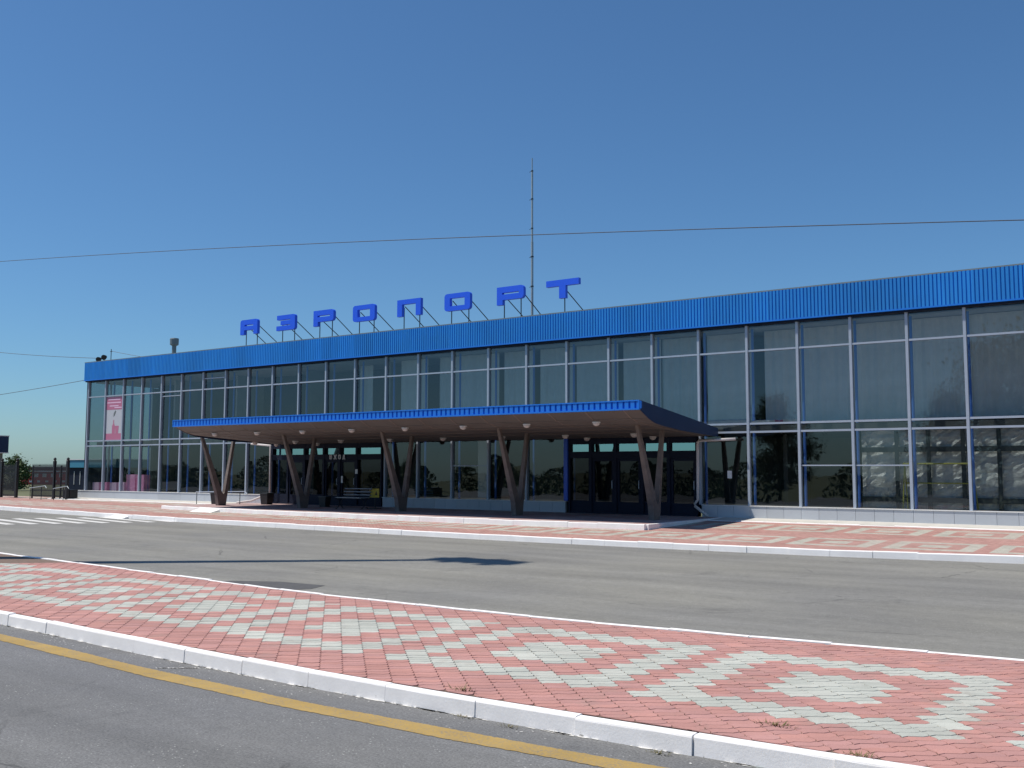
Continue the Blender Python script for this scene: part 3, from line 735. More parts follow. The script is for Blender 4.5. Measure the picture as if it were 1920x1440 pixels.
# dome lamps under the canopy
ORD = ['first', 'second', 'third', 'fourth', 'fifth', 'sixth', 'seventh', 'eighth']
def lamp(x, y, z, s, label):
    t = thing('dome_lamp', label, 'lamp', (x, y, z), 'dome lamps under the canopy')
    mb = MB(); mb.lathe((x, y, z), [(.15*s, .0), (.16*s, -.03*s), (.15*s, -.045*s)], 16); mb.build('lamp_base', M['white'], parent=t, loc=(x, y, z))
    mb = MB(); mb.lathe((x, y, z-.045*s), [(.14*s, 0), (.135*s, -.04*s), (.10*s, -.09*s), (.05*s, -.115*s), (.01*s, -.12*s)], 16); mb.build('lamp_shade', M['lampglass'], parent=t, loc=(x, y, z-.04), smooth=True)
sz = lambda y: float(np.interp(y, [p[0] for p in prof_bot], [p[1] for p in prof_bot]))
for k in range(8): lamp(18.0+2.64*k, -5.2, sz(-5.2), .85, f'round white dome lamp, {ORD[k]} from the left in the front row under the canopy')
for k, x in enumerate((16.45, 19.1, 21.9, 24.7, 27.5, 30.35, 33.17, 35.96)): lamp(x, -1.7, sz(-1.7), .85, f'round white dome lamp, {ORD[k]} from the left in the rear row under the canopy')
for x, lb in ((16.6, 'small dome lamp close to the wall at the left end of the left entrance'), (19.3, 'small dome lamp close to the wall above the left entrance sign'), (33.4, 'small dome lamp close to the wall above the left doors of the right entrance'), (36.1, 'small dome lamp close to the wall above the right doors of the right entrance')): lamp(x, -.55, sz(-.55), .8, lb)

# ------------------------------------------------------------------ roof letters
def rr(x0, z0, x1, z1, rad, n=5):
    """rounded rectangle, rad = (bl, br, tr, tl)"""
    o = []
    for (cx, cz, a0, r_) in ((x0, z0, 180, rad[0]), (x1, z0, 270, rad[1]), (x1, z1, 0, rad[2]), (x0, z1, 90, rad[3])):
        if r_ == 0: o.append((cx, cz)); continue
        ox = cx+(r_ if cx == x0 else -r_); oz = cz+(r_ if cz == z0 else -r_)
        for k in range(n+1):
            a = R(a0+90*k/n); o.append((ox+r_*math.cos(a), oz+r_*math.sin(a)))
    return o
H_ = .74
def glyph(ch, W):
    h = H_
    if ch == 'А':
        tl = [(.0+.14+.14*math.cos(R(a)), h-.14+.14*math.sin(R(a))) for a in (180, 157, 135, 112, 90)]
        tr = [(W-.14+.14*math.cos(R(a)), h-.14+.14*math.sin(R(a))) for a in (90, 67, 45, 22, 0)]
        out = [(0, 0)]+tl+tr+[(W, 0), (W-.29, 0), (W-.29, .22), (.29, .22), (.29, 0)]
        return out, [[(.31, .42), (W-.31, .42), (W-.31, .49), (.31, .49)]]
    if ch == 'Э':
        r_ = .13; tr = [(W-r_+r_*math.cos(R(a)), h-r_+r_*math.sin(R(a))) for a in (0, 22, 45, 67, 90)]; br = [(W-r_+r_*math.cos(R(a)), r_+r_*math.sin(R(a))) for a in (270, 292, 315, 337, 360)]
        return [(0, 0)]+br+tr+[(.03, h), (.03, h-.22), (W-.33, h-.22), (W-.33, h-.27), (.29, h-.27), (.29, .27), (W-.33, .27), (W-.33, .22), (0, .22)], []
    if ch == 'Р':
        r_ = .15; tr = [(W-r_+r_*math.cos(R(a)), h-r_+r_*math.sin(R(a))) for a in (0, 22, 45, 67, 90)]; br = [(W-r_+r_*math.cos(R(a)), .20+r_+r_*math.sin(R(a))) for a in (270, 292, 315, 337, 360)]
        return [(0, 0), (.29, 0), (.29, .20)]+br+tr+[(0, h)], [[(.26, .425), (W-.24, .425), (W-.24, .50), (.26, .50)]]
    if ch == 'О': return rr(0, 0, W, h, (.14,)*4), [rr(.29, .20, W-.29, h-.20, (.01,)*4, 1)]
    if ch == 'П': return [(0, 0), (.28, 0), (.28, h-.21), (W-.28, h-.21), (W-.28, 0), (W, 0), (W, h), (0, h)], []
    if ch == 'Т': return [(W*.5-.15, 0), (W*.5+.15, 0), (W*.5+.15, h-.245), (W, h-.245), (W, h), (0, h), (0, h-.245), (W*.5-.15, h-.245)], []
LET = [('А', 12.78, 1.27, 'blue roof letter А, leftmost of the sign'), ('Э', 15.43, 1.29, 'blue roof letter Э between А and the first Р'), ('Р', 17.98, 1.32, 'blue roof letter Р standing right after Э'),
       ('О', 20.53, 1.35, 'blue roof letter О between the first Р and П'), ('П', 23.22, 1.35, 'blue roof letter П in the middle of the sign'), ('О', 25.89, 1.37, 'blue roof letter О between П and the second Р'),
       ('Р', 28.64, 1.33, 'blue roof letter Р just left of the tall mast'), ('Т', 31.05, 1.5, 'blue roof letter Т, rightmost of the sign')]
for ch, x, W, lb in LET:
    t = thing('roof_letter', lb, 'letter', (x+W/2, .4, 8.0), 'blue letters of the roof sign')
    o, hs = glyph(ch, W); mb = MB(); mb.plate(o, hs, .3, .46, (x, 0, 8.84)); mb.build('letter_body', M['sign_blue'], parent=t, loc=(x+W/2, .3, 8.84))
    posts = [(x+.25, 9.0), (x+W-.2, 9.0)] if ch not in 'Т' else [(x+W*.5, 8.9)]
    if ch == 'Р': posts = [(x+.25, 8.9), (x+W-.25, 9.06)]
    for px, zt in posts:
        mb = MB(); mb.tube([(px, .49, 7.95), (px, .49, zt+.25)], .022, 6); mb.build('support_post', M['dark_metal'], parent=t, loc=(px, .48, 8))
        mb = MB(); mb.tube([(px+.05, .49, zt+.3), (px+.35, 2.3, 7.98)], .02, 6); mb.build('brace', M['dark_metal'], parent=t, loc=(px, .5, 8))

# ------------------------------------------------------------------ things on the roof and the wires
t = thing('lightning_mast', 'tall thin grey lightning mast on the roof beside the second Р', 'mast', (29.58, 1.5, 7.98))
mb = MB(); mb.tube([(29.58, 1.5, 7.98), (29.58, 1.5, 11.6)], .055, 8); mb.tube([(29.58, 1.5, 11.6), (29.58, 1.5, 14.6)], .042, 8); mb.tube([(29.58, 1.5, 14.6), (29.58, 1.5, 15.18)], .022, 6); mb.build('pole', M['galv'], parent=t, loc=(29.58, 1.5, 8))
for z, s in ((9.7, .066), (10.95, .068), (12.15, .05), (13.4, .054), (14.6, .05)):
    mb = MB(); mb.lathe((29.58, 1.5, z), [(s, 0), (s, .05)], 10); mb.bar((29.53, 1.5, z+.02), (29.44, 1.5, z+.0), .016); mb.build('collar', M['dark_metal'], parent=t, loc=(29.58, 1.5, z))
t = thing('roof_vent', 'grey mushroom shaped roof vent pipe near the left end', 'vent', (2.42, 4, 7.9))
mb = MB(); mb.lathe((2.42, 4, 7.85), [(.125, 0), (.125, 1.65)], 14); mb.build('pipe', M['grey_cap'], parent=t, loc=(2.42, 4, 8))
mb = MB(); mb.lathe((2.42, 4, 9.42), [(.13, 0), (.25, .07), (.26, .40), (.24, .45), (.05, .48)], 16); mb.build('cowl', M['grey_cap'], parent=t, loc=(2.42, 4, 9.1))
for x, z, lb in ((.78, 8.36, 'dark round floodlight on the roof edge at the far left corner'), (1.3, 8.45, 'dark round floodlight, right one of the pair on the roof edge')):
    t = thing('floodlight', lb, 'floodlight', (x, .2, 8.19), 'floodlights on the roof corner')
    mb = MB(); mb.tube([(x, .2, 8.19), (x, .2, z)], .02, 6); mb.build('bracket', M['dark_metal'], parent=t, loc=(x, .2, 8.19))
    mb = MB(); c0 = Vector((x, .2, z)); d = Vector((.55, -.8, -.25)).normalized()
    mb.tube([c0-d*.16, c0-d*.08, c0+d*.02, c0+d*.06], .10, 12, r2=.155); mb.build('lamp_head', M['black'], parent=t, loc=(x, .2, z))
mb = MB(); mb.tube([(.72, 1.0, 7.95), (.72, 1.0, 9.04)], .022, 6); mb.bar((.62, 1, 8.9), (.82, 1, 8.9), .03)
tag(mb.build('wire_post', M['dark_metal'], loc=(.72, 1, 8)), 'short thin wire post on the roof left of the vent pipe', 'post')
def wire(pts, rad, label, n=40):
    p = [Vector(q) for q in pts]
    if len(p) == 2:
        a, b = p; sag = (b-a).length*.012; p = [a+(b-a)*k/n-Vector((0, 0, sag*4*(k/n)*(1-k/n))) for k in range(n+1)]
    mb = MB(); mb.tube(p, rad, 5, cap=True); return tag(mb.build('overhead_wire', M['wire'], loc=p[len(p)//2]), label, 'wire', 'overhead wires')
xs = np.linspace(2, 60, 60); cz = np.polyfit([13.04, 28.3, 37.98, 44.66, 49.54], [10.38, 8.99, 8.06, 7.29, 6.75], 2)
wire([(x, -12.0, float(np.polyval(cz, x))) for x in xs], .0105, 'long black overhead wire crossing the sky above the roof sign')
wire([(-40, 4, 13.9), (.9, .2, 8.42)], .015, 'upper overhead wire running from the left to the roof corner')
wire([(-40, -4, 5.9), (.08, -.1, 7.2)], .015, 'lower overhead wire running from the left to the blue roof band')
wire([(.72, 1, 8.93), (5.2, 2.5, 8.15)], .012, 'short thin wire from the post down to the roof')

# ------------------------------------------------------------------ things under and beside the canopy
t = thing('entrance_sign', 'small white letters ВХОД above the left entrance door', 'sign', (20.2, -.2, 2.6))
def stroke_letter(ch, x, z, w_, h_):
    mb = MB(); y0, y1 = -.205, -.175; s = .05
    def bx(a, b, c, d): mb.box(x+a*w_, x+b*w_, y0, y1, z+c*h_, z+d*h_)
    if ch == 'В': bx(0, .28, 0, 1); bx(.28, .9, .84, 1); bx(.28, .9, 0, .16); bx(.28, .85, .43, .58); bx(.72, 1, .58, .84); bx(.75, 1, .16, .43)
    if ch == 'Х':
        mb.bar((x, -.19, z), (x+w_, -.19, z+h_), s, .03, (0, 1, 0)); mb.bar((x, -.188, z+h_), (x+w_, -.188, z), s, .03, (0, 1, 0))
    if ch == 'О': mb.plate(rr(0, 0, w_, h_, (.04,)*4, 3), [rr(w_*.3, h_*.18, w_*.7, h_*.82, (.01,)*4, 1)], y0, y1, (x, 0, z))
    if ch == 'Д':
        mb.plate([(0, -.12*h_), (.14*w_, -.12*h_), (.14*w_, 0), (.86*w_, 0), (.86*w_, -.12*h_), (w_, -.12*h_), (w_, .16*h_), (.85*w_, .16*h_), (.85*w_, h_), (.3*w_, h_), (.12*w_, .16*h_), (0, .16*h_)], [[(.36*w_, .17*h_), (.62*w_, .17*h_), (.62*w_, .84*h_), (.48*w_, .84*h_)]], y0, y1, (x, 0, z))
    return mb
for k, ch in enumerate('ВХОД'):
    mb = stroke_letter(ch, 19.72+.27*k, 2.60, .15, .20); mb.build('letter', M['white'], parent=t, loc=(19.72+.27*k, -.19, 2.6))
# bench facing the road
def bench(x0, x1, y, z):
    t = thing('park_bench', 'black slatted bench with curled iron legs in the shade by the left doors', 'bench', ((x0+x1)/2, y, z))
    for x in (x0+.06, x1-.06):
        mb = MB()
        arc = lambda cx, cz, r_, a0, a1: [(x, y+cx+r_*math.cos(R(a0+(a1-a0)*k/10)), z+cz+r_*math.sin(R(a0+(a1-a0)*k/10))) for k in range(11)]
        mb.tube(arc(-.32, .22, .22, -90, 90), .016, 6); mb.tube(arc(.22, .22, .22, 90, 270), .016, 6)
        mb.tube([(x, y-.3, z+.44), (x, y+.2, z+.42), (x, y+.34, z+.92)], .018, 6); mb.tube([(x, y-.33, z+.44), (x, y-.36, z+.62), (x, y-.2, z+.66), (x, y+.25, z+.64)], .015, 6)
        mb.build('side_frame', M['black'], parent=t, loc=(x, y, z))
    mb = MB()
    for k in range(4): mb.box(x0, x1, y-.31+k*.135, y-.2+k*.135, z+.445, z+.475)
    mb.build('seat', M['wood'], parent=t, loc=(x0, y, z+.45), bevel=.004)
    mb = MB()
    for k in range(3):
        zz = z+.56+k*.125; yy = y+.235+k*.037; mb.bar((x0, yy, zz), (x1, yy, zz), .095, .025, (0, .28, 1))
    mb.build('backrest', M['wood'], parent=t, loc=(x0, y, z+.6))
bench(22.7, 24.2, -2.5, .53)
t = thing('yellow_board', 'yellow board with a dark mark behind the right end of the bench', 'sign', (24.25, -2.0, .53))
mb = MB(); mb.box(23.95, 24.45, -2.06, -2.03, 1.0, 1.36); mb.build('panel', M['yellow_board'], parent=t, loc=(24.2, -2, 1.2))
mb = MB(); mb.add([(24.24, -2.063, 1.10), (24.38, -2.063, 1.10), (24.31, -2.063, 1.28)], [(0, 1, 2)]); mb.build('dark_mark', M['black'], parent=t, loc=(24.3, -2.06, 1.1), fix=False)
mb = MB(); mb.tube([(24.2, -2.0, .53), (24.2, -2.0, 1.05)], .02, 6); mb.box(24.0, 24.4, -2.15, -1.85, .535, .56); mb.build('stand', M['black'], parent=t, loc=(24.2, -2, .53))
def bin_(x, y, s, lb):
    t = thing('litter_bin', lb, 'bin', (x, y, .53))
    mb = MB(); mb.add([(x+a*s*.8, y+b*s*.8, .53) for a, b in ((-.25, -.2), (.25, -.2), (.25, .2), (-.25, .2))]+[(x+a*s, y+b*s, .53+.5*s) for a, b in ((-.25, -.2), (.25, -.2), (.25, .2), (-.25, .2))], [(0, 3, 2, 1), (0, 1, 5, 4), (1, 2, 6, 5), (2, 3, 7, 6), (3, 0, 4, 7)])
    mb.build('body', M['black'], parent=t, loc=(x, y, .6))
    mb = MB(); mb.box(x-.27*s, x+.27*s, y-.22*s, y+.22*s, .53+.5*s, .53+.54*s); mb.build('rim', M['dark_metal'], parent=t, loc=(x, y, 1))
bin_(20.9, -1.6, .85, 'low black litter bin between the bench and the second column')
bin_(14.5, -2.2, 1.0, 'black litter bin behind the leftmost V column')
bin_(16.75, -1.2, 1.0, 'dark litter bin below the white downpipe at the left entrance')
def notice(x, z, w_, h_, lb):
    ya = -.19 if x < 37 else -.03
    mb = MB(); mb.box(x, x+w_, ya, ya+.015, z, z+h_); tag(mb.build('notice', M['white'], loc=(x, -.18, z)), lb, 'notice')
notice(21.31, 1.95, .14, .2, 'small white notice on the door frame right of the ВХОД sign')
notice(38.66, 1.86, .16, .26, 'small white sign on the glass just right of the right entrance')
notice(20.45, 1.55, .10, .3, 'small pale notice on the door below the ВХОД sign')
# handrail of the left entrance steps
def rail(x0, x1, y, z0, z1, zf, lb, m):
    t = thing('handrail', lb, 'handrail', ((x0+x1)/2, y, zf), 'steel handrails')
    mb = MB(); mb.tube([(x0-.05, y, z0-.02), (x0, y, z0), (x1, y, z1), (x1+.15, y, z1-.12)], .022, 8); mb.build('rail', m, parent=t, loc=(x0, y, z0))
    for x in (x0+.03, x1-.35):
        mb = MB(); mb.tube([(x, y, zf), (x, y, z0+(z1-z0)*(x-x0)/(x1-x0))], .018, 6); mb.build('post', M['dark_metal'], parent=t, loc=(x, y, zf))
rail(12.4, 15.9, -1.75, 1.05, 1.12, .48, 'silver handrail in front of the plinth by the leftmost V column', M['alu'])
rail(-1.35, .15, -2.3, 1.08, 1.22, .45, 'left silver handrail in front of the black fence', M['galv'])
rail(1.0, 2.3, -2.3, 1.08, 1.22, .45, 'right silver handrail beside the building corner', M['galv'])
# things seen behind the glass
t = thing('window_poster', 'tall pink and white poster hanging behind the second upper window', 'poster', (2.84, .1, 5))
px0, px1 = 2.08, 3.60
mb = MB(); mb.box(px0, px1, -.028, -.02, 3.72, 6.14); mb.build('sheet', M['poster_white'], parent=t, loc=(px0, .09, 3.8))
for za, zb in ((5.42, 6.12), (3.73, 4.1)): mb = MB(); mb.box(px0, px1, -.032, -.0285, za, zb); mb.build('colour_band', M['poster_pink'], parent=t, loc=(px0, -.03, za))
mb = MB()
for z, a, b in ((5.95, .1, .85), (5.78, .05, .9), (5.6, .2, .75), (5.5, .5, .95)): mb.box(px0+a*1.5, px0+b*1.5, -.035, -.0325, z, z+.06)
mb.build('pale_stripe', M['pink_pale'], parent=t, loc=(px0, .08, 5.6))
mb = MB(); bx = px0+.58
mb.plate([(bx, 4.1), (bx+.28, 4.1), (bx+.28, 4.5), (bx+.18, 4.66), (bx+.18, 4.85), (bx+.10, 4.85), (bx+.10, 4.66), (bx, 4.5)], [], -.033, -.0285); mb.plate([(bx+.33, 4.1), (bx+.58, 4.1), (bx+.63, 4.52), (bx+.29, 4.52)], [], -.033, -.0285)
mb.build('bottle_picture', M['poster_pink'], parent=t, loc=(bx, .08, 4.1))
mb = MB(); mb.plate([(bx+.1, 5.02), (bx+.22, 5.1), (bx+.34, 5.3), (bx+.27, 5.38), (bx+.12, 5.22)], [], -.033, -.0285); mb.build('leaf_picture', M['poster_grey'], parent=t, loc=(bx, .08, 5))
for k, (x0, x1, z1, m, lb) in enumerate([(.62, 1.24, 1.4, 'pink_pale', 'low pale pink display box, leftmost behind the lower glass'), (1.4, 2.02, 1.41, 'pink', 'low pink display box behind the first full lower window'), (2.25, 2.9, 1.4, 'pink_pale', 'low lilac display box, third in the row behind the glass'),
                                         (3.05, 3.62, 1.42, 'pink_pale', 'low lilac box just left of the two tall pink boxes'), (3.8, 4.6, 1.85, 'pink', 'tall pink display box, left one of the tall pair'), (4.72, 5.38, 1.84, 'pink', 'tall pink display box, right one of the tall pair')]):
    mb = MB(); mb.box(x0, x1, .22, .6, .945, z1); tag(mb.build('display_box', M[m], loc=((x0+x1)/2, .4, .945), bevel=.01), lb, 'box', 'pink display boxes behind the glass')
t = thing('foil_screen', 'crinkled silver foil screen behind the lower right windows', 'screen', (47.5, .66, .95))
n = 74; k_ = 22; mb = MB(); rf = random.Random(4); vs = []
for i in range(n+1):
    for j in range(k_+1): vs.append((43.0+11*i/n, 0.76+rf.uniform(-.03, .03)-.1, .95+2.46*j/k_))
mb.add(vs, [(i*(k_+1)+j, (i+1)*(k_+1)+j, (i+1)*(k_+1)+j+1, i*(k_+1)+j+1) for i in range(n) for j in range(k_)]); mb.build('foil_sheet', M['foil'], parent=t, fix=False, loc=(43, .66, .95))
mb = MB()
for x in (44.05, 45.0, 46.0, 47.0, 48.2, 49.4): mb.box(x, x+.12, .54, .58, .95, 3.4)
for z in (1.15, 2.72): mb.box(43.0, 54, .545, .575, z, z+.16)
mb.build('reflected_shade_band', M['dark_metal'], parent=t, loc=(43, 1.2, 1))  # dark strips stand in for shadows reflected in the foil
mb = MB(); mb.tube([(44.3, .5, 2.35), (46.35, .5, 2.35)], .025, 6); mb.tube([(46.3, .5, 2.4), (46.25, .35, .95)], .025, 6); mb.tube([(46.3, .5, 2.4), (46.42, .57, .95)], .025, 6); mb.tube([(44.35, .5, 2.4), (44.3, .35, .95)], .02, 6); mb.tube([(44.35, .5, 2.4), (44.4, .57, .95)], .02, 6); mb.tube([(44.4, .5, 1.75), (46.3, .5, 1.75)], .02, 6)
tag(mb.build('trestle', M['yellow_pipe'], loc=(45.3, .9, .95)), 'yellow pipe trestle standing in front of the silver foil screen', 'trestle')
mb = MB(); vs = []
for k in range(13): xx = 39.5+1.65*k/12; zz = 3.76+.05*abs(math.sin(k*1.3)); vs += [(xx, .16, 3.745), (xx, .10+.04*math.sin(k*2), zz+.03)]
mb.add(vs, [(2*k, 2*k+2, 2*k+3, 2*k+1) for k in range(12)], 0)
for k in (6, 7): mb.mi[k] = 1
tag(mb.build('folded_banner', [M['white'], M['poster_pink']], fix=False, loc=(40.3, .14, 3.75)), 'crumpled white and red banner lying on the upper window ledge', 'banner')

# ------------------------------------------------------------------ fence, gate, booth and what lies beyond
def fence(x0, x1, y, zf, lb, posts, gate=False):
    t = thing('iron_gate' if gate else 'iron_fence', lb, 'gate' if gate else 'fence', ((x0+x1)/2, y, zf))
    for x, big in posts:
        mb = MB(); s = .07 if big else .035; h = 2.08 if big else 1.85; mb.box(x-s, x+s, y-s, y+s, zf, zf+h)
        if big: mb.lathe((x, y, zf+h), [(s, 0), (s*1.4, .02), (s*.7, .06), (s*1.3, .12), (s*.8, .19), (.01, .22)], 8)
        mb.build('post', M['black'], parent=t, loc=(x, y, zf))
    mb = MB()
    for z in (.14, .45, 1.40, 1.70): mb.box(x0, x1, y-.015, y+.015, zf+z, zf+z+.055)
    mb.build('rail', M['black'], parent=t, loc=(x0, y, zf))
    mb = MB(); x = x0+.06
    while x < x1-.04:
        mb.add([(x-.022, y-.02, zf+.1), (x+.022, y-.02, zf+.1), (x+.022, y-.02, zf+1.85), (x, y-.02, zf+1.97), (x-.022, y-.02, zf+1.85)], [(0, 1, 2, 3, 4)])
        mb.add([(x-.022, y+.0, zf+.1), (x+.022, y+.0, zf+.1), (x+.022, y+.0, zf+1.85), (x, y+.0, zf+1.97), (x-.022, y+.0, zf+1.85)], [(4, 3, 2, 1, 0)])
        x += .105
    mb.build('picket', M['black'], parent=t, loc=(x0, y, zf), fix=False)
fence(-2.65, 1.0, -1.5, .48, 'black iron fence with spear tips beside the building corner', [(-.35, True), (.95, True), (-2.55, False), (.3, False)])
fence(-5.9, -4.2, -1.5, .46, 'black iron gate leaf standing at the left edge', [(-5.9, True), (-4.25, True)], True)
t = thing('guard_booth', 'grey guard booth with a dark blue roof box at the left edge', 'booth', (-10, -.4, .45))
mb = MB(); mb.box(-12.5, -8.95, -.9, .1, .3, 3.15); mb.build('wall', M['grey_wall'], parent=t, loc=(-8, 0, .5))
mb = MB(); mb.box(-12.8, -8.5, -1.0, .2, 3.15, 4.15); mb.build('roof_box', M['navy_sheet'], parent=t, loc=(-8, 0, 3.15))
mb = MB(); mb.box(-12.82, -8.47, -1.03, .23, 4.15, 4.20); mb.box(-12.82, -8.47, -1.03, .23, 3.10, 3.15); mb.build('trim', M['white'], parent=t, loc=(-8, 0, 4.2))
mb = MB(); mb.tube([(-9.2+.55*math.cos(R(a)), -.6, 4.2+.5*math.sin(R(a))) for a in range(0, 181, 15)], .018, 6); mb.build('cable_loop', M['black'], parent=t, loc=(-7.4, -.6, 4.2))
t = thing('service_kiosk', 'low dark kiosk with a blue ribbed roof behind the fence', 'kiosk', (-10, 7, .3))
mb = MB(); mb.box(-11.5, -6.5, 6.1, 9.5, -.4, 2.25); mb.build('wall', M['frame_dark'], parent=t, loc=(-9, 7, .3))
mb = MB(); mb.box(-11.7, -6.4, 5.95, 9.7, 2.25, 2.76); mb.build('roof_band', M['teal_roof'], parent=t, loc=(-9, 7, 2.3))
mb = MB(); mb.box(-11.75, -6.35, 5.9, 9.75, 2.76, 2.82); mb.build('roof_trim', M['white'], parent=t, loc=(-9, 7, 2.8))
for x in (-10.9, -10.2): mb = MB(); mb.box(x, x+.04, 6.06, 6.1, 1.1, 2.0); mb.build('door_strip', M['white'], parent=t, loc=(x, 6, 1))
mb = MB(); mb.box(-.1, .55, -1.1, -.6, .48, 1.0); tag(mb.build('utility_box', M['black'], loc=(.2, -.9, .48), bevel=.02), 'dark low utility box at the foot of the right fence post', 'box')
# far red building, aligned across the view
u0, u1 = Vector((-154.7, 82.2, 0)), Vector((-148.0, 86.9, 0)); dv = (u1-u0).normalized(); nv = Vector((-dv.y, dv.x, 0))
t = thing('red_building', 'long low red building with pale windows far beyond the fence', 'building', (u0.x, u0.y, -1.1))
def obox(mb, a, b, d0, d1, z0, z1):
    p = [u0+dv*a+nv*d0, u0+dv*b+nv*d0, u0+dv*b+nv*d1, u0+dv*a+nv*d1]
    mb.add([(q.x, q.y, z) for z in (z0, z1) for q in p], [(0, 3, 2, 1), (4, 5, 6, 7), (0, 1, 5, 4), (1, 2, 6, 5), (2, 3, 7, 6), (3, 0, 4, 7)])
mb = MB(); obox(mb, -1, 14, 0, 8, -1.4, 1.9); mb.build('wall', M['red_wall'], parent=t, loc=u0)
mb = MB(); obox(mb, -1.5, 14.5, -.5, 8.5, 1.9, 2.7); mb.build('roof', M['maroon'], parent=t, loc=u0)
mb = MB(); obox(mb, -1.5, 14.5, -.52, -.3, 1.65, 1.88); mb.build('gutter', M['white'], parent=t, loc=u0)
for k in range(5):
    mb = MB(); a = .2+k*1.75; obox(mb, a, a+.8, -.06, .05, .5, 1.3); mb.build('window', M['white'], parent=t, loc=u0+dv*a)
    mb = MB(); obox(mb, a+.7, a+1.3, -.06, .05, -.6, -.2); mb.build('vent', M['white'], parent=t, loc=u0+dv*a)

# trees: tapered trunk, limbs, crown of leaf clumps
def tree_mesh(seed, h, cr, low, nl, leaf):
    r = random.Random(seed); tr = MB(); lf = MB()
    tr.tube([(0, 0, -.3), (.05, .02, h*.3), (-.05, .05, h*.62)], h*.022, 8, r2=h*.010)
    cl = []
    for k in range(11):
        a = r.uniform(0, 6.28); z = h*r.uniform(low+.02, .6); q = Vector((math.cos(a)*cr*r.uniform(.4, .85), math.sin(a)*cr*r.uniform(.4, .85), z+h*r.uniform(.08, .3)))
        tr.tube([(0, 0, z*.8), tuple(Vector((0, 0, z*.8)).lerp(q, .5)+Vector((0, 0, .1*h*.3))), tuple(q)], h*.009, 5, r2=h*.003); cl.append(q)
    for k in range(26):
        a = r.uniform(0, 6.28); zz = r.uniform(low, 1); prof_ = math.sin(math.pi*min(1, max(.06, (zz-low)/(1-low)))**.75)
        rad = cr*prof_*r.uniform(.25, 1); cl.append(Vector((math.cos(a)*rad, math.sin(a)*rad, h*zz*.95)))
    for k in range(nl):
        c = r.choice(cl); s = cr*.26; p = c+Vector((r.gauss(0, s), r.gauss(0, s), r.gauss(0, s*.8)))
        if p.z < h*low*.7: continue
        d = Vector((r.uniform(-1, 1), r.uniform(-1, 1), r.uniform(-1, 1))).normalized(); e = d.cross(Vector((r.uniform(-1, 1), r.uniform(-1, 1), r.uniform(-1, 1)))).normalized()
        l = leaf*r.uniform(.6, 1.4); lf.add([p-d*l, p+e*l*.5, p+d*l, p-e*l*.5], [(0, 1, 2, 3)])
    return tr, lf
def make_tree(name, seed, h, cr, low, nl, leaf, lb, loc, group=None):
    t = thing(name, lb, 'tree', loc, group)
    tr, lf = tree_mesh(seed, h, cr, low, nl, leaf)
    a = tr.build('trunk', M['bark'], smooth=True); a.parent = t
    b = lf.build('crown', M['leaf'], fix=False); b.parent = t
    return t
make_tree('bushy_tree', 3, 4.6, 2.2, .08, 5200, .17, 'dense dark green tree beyond the iron gate at the left', (-95.6, 47.7, -1.1))

# tall floodlight mast left of the frame; its shadow lies across the road
t = thing('floodlight_mast', 'tall floodlight mast beside the road, its long shadow crossing the asphalt', 'mast', (28.0, -21.9, .1))
hM = 27.0
mb = MB(); mb.tube([(28.0, -21.9, .1), (28.0, -21.9, hM)], .34, 12, r2=.16); mb.build('pole', M['galv'], parent=t, loc=(28, -21.9, .1))
mb = MB()
for z in (hM, hM+.9):
    mb.box(27.0, 29.0, -22.5, -21.9, z-.05, z+.05)
    for k in range(4): mb.bar((27.15+k*.55, -21.9-.2*(k % 2), z), (27.1+k*.55, -22.6-.15*(k % 2), z+.1), .3, .35)
mb.tube([(28, -21.9, hM-.2), (28, -21.9, hM+1.2)], .12, 8)
mb.build('lamp_head', M['dark_metal'], parent=t, loc=(28, -21.9, hM))

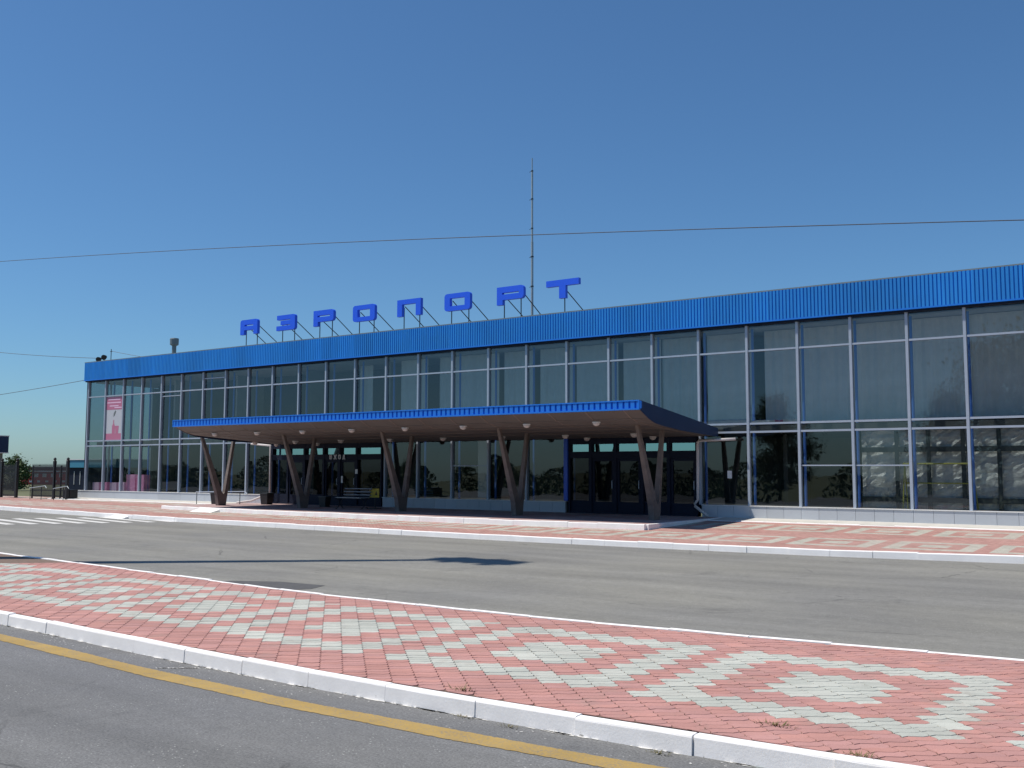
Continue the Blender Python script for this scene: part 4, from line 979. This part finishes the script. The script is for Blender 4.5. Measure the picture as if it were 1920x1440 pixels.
# trees across the road behind the viewpoint; the glass mirrors them
def wood(name, pts, h, n, leaf, lb=None):
    """far-off belt of trees that reads as one mass"""
    r = random.Random(9); lf = MB(); crowns = []
    for (xa, ya), (xb, yb) in zip(pts[:-1], pts[1:]):
        m = int(math.hypot(xb-xa, yb-ya)/3.5)
        for k in range(m):
            t_ = (k+r.random())/m; crowns.append((xa+(xb-xa)*t_, ya+(yb-ya)*t_+r.uniform(-5, 5), h*r.uniform(.6, 1.05), r.uniform(2, 3.6)))
    for x, y, hh, cr in crowns:
        for k in range(n):
            a = r.uniform(0, 6.28); z = hh*r.uniform(.02, 1); rad = cr*math.sqrt(max(.03, 1-(z/hh)**2.2))*r.uniform(.4, 1); p = Vector((x+rad*math.cos(a), y+rad*math.sin(a), z-1))
            d = Vector((r.uniform(-1, 1), r.uniform(-1, 1), r.uniform(-1, 1))).normalized(); e = d.cross(Vector((r.uniform(-1, 1), r.uniform(-1, 1), r.uniform(-1, 1)))).normalized(); l = leaf*r.uniform(.6, 1.3)
            lf.add([p-d*l, p+e*l*.6, p+d*l, p-e*l*.6], [(0, 1, 2, 3)])
    o = lf.build(name, M['leaf'], fix=False); o['kind'] = 'stuff'; return o
wood('unseen_thicket', [(-150, -60), (-60, -54), (20, -51), (66, -52)], 4.4, 700, .20)  # unseen belt, added dense and near to darken the lower panes' reflections
protos = []
spots = [(41.5, -46, 1.08), (36.2, -47, .72), (19.2, -60, .86)]
for k, (x, y, s) in enumerate(spots):
    if k < 2:
        t = make_tree('broadleaf_tree', 40+k, 11.5, 3.6 if k == 0 else 2.6, .14, 16000, .14, 'leafy green tree', (x, y, -.35), 'trees across the road mirrored in the glass'); protos.append(t)
    else:
        src = protos[1 if k == 2 else 0]; t = src.copy(); col.objects.link(t)
        for c in src.children:
            d = c.copy(); d.parent = t; col.objects.link(d)
        t.location = (x, y, -.35)
    t.scale = (s*(1.25 if k > 2 else 1), s*(1.25 if k > 2 else 1), s); t.rotation_euler = (0, 0, k*1.3)
    t['label'] = ['large leafy tree across the road, mirrored in the window furthest right', 'slim leafy tree across the road, mirrored in the upper window beside the large tree', 'small leafy tree across the road, mirrored low in an upper window by the canopy'][k]
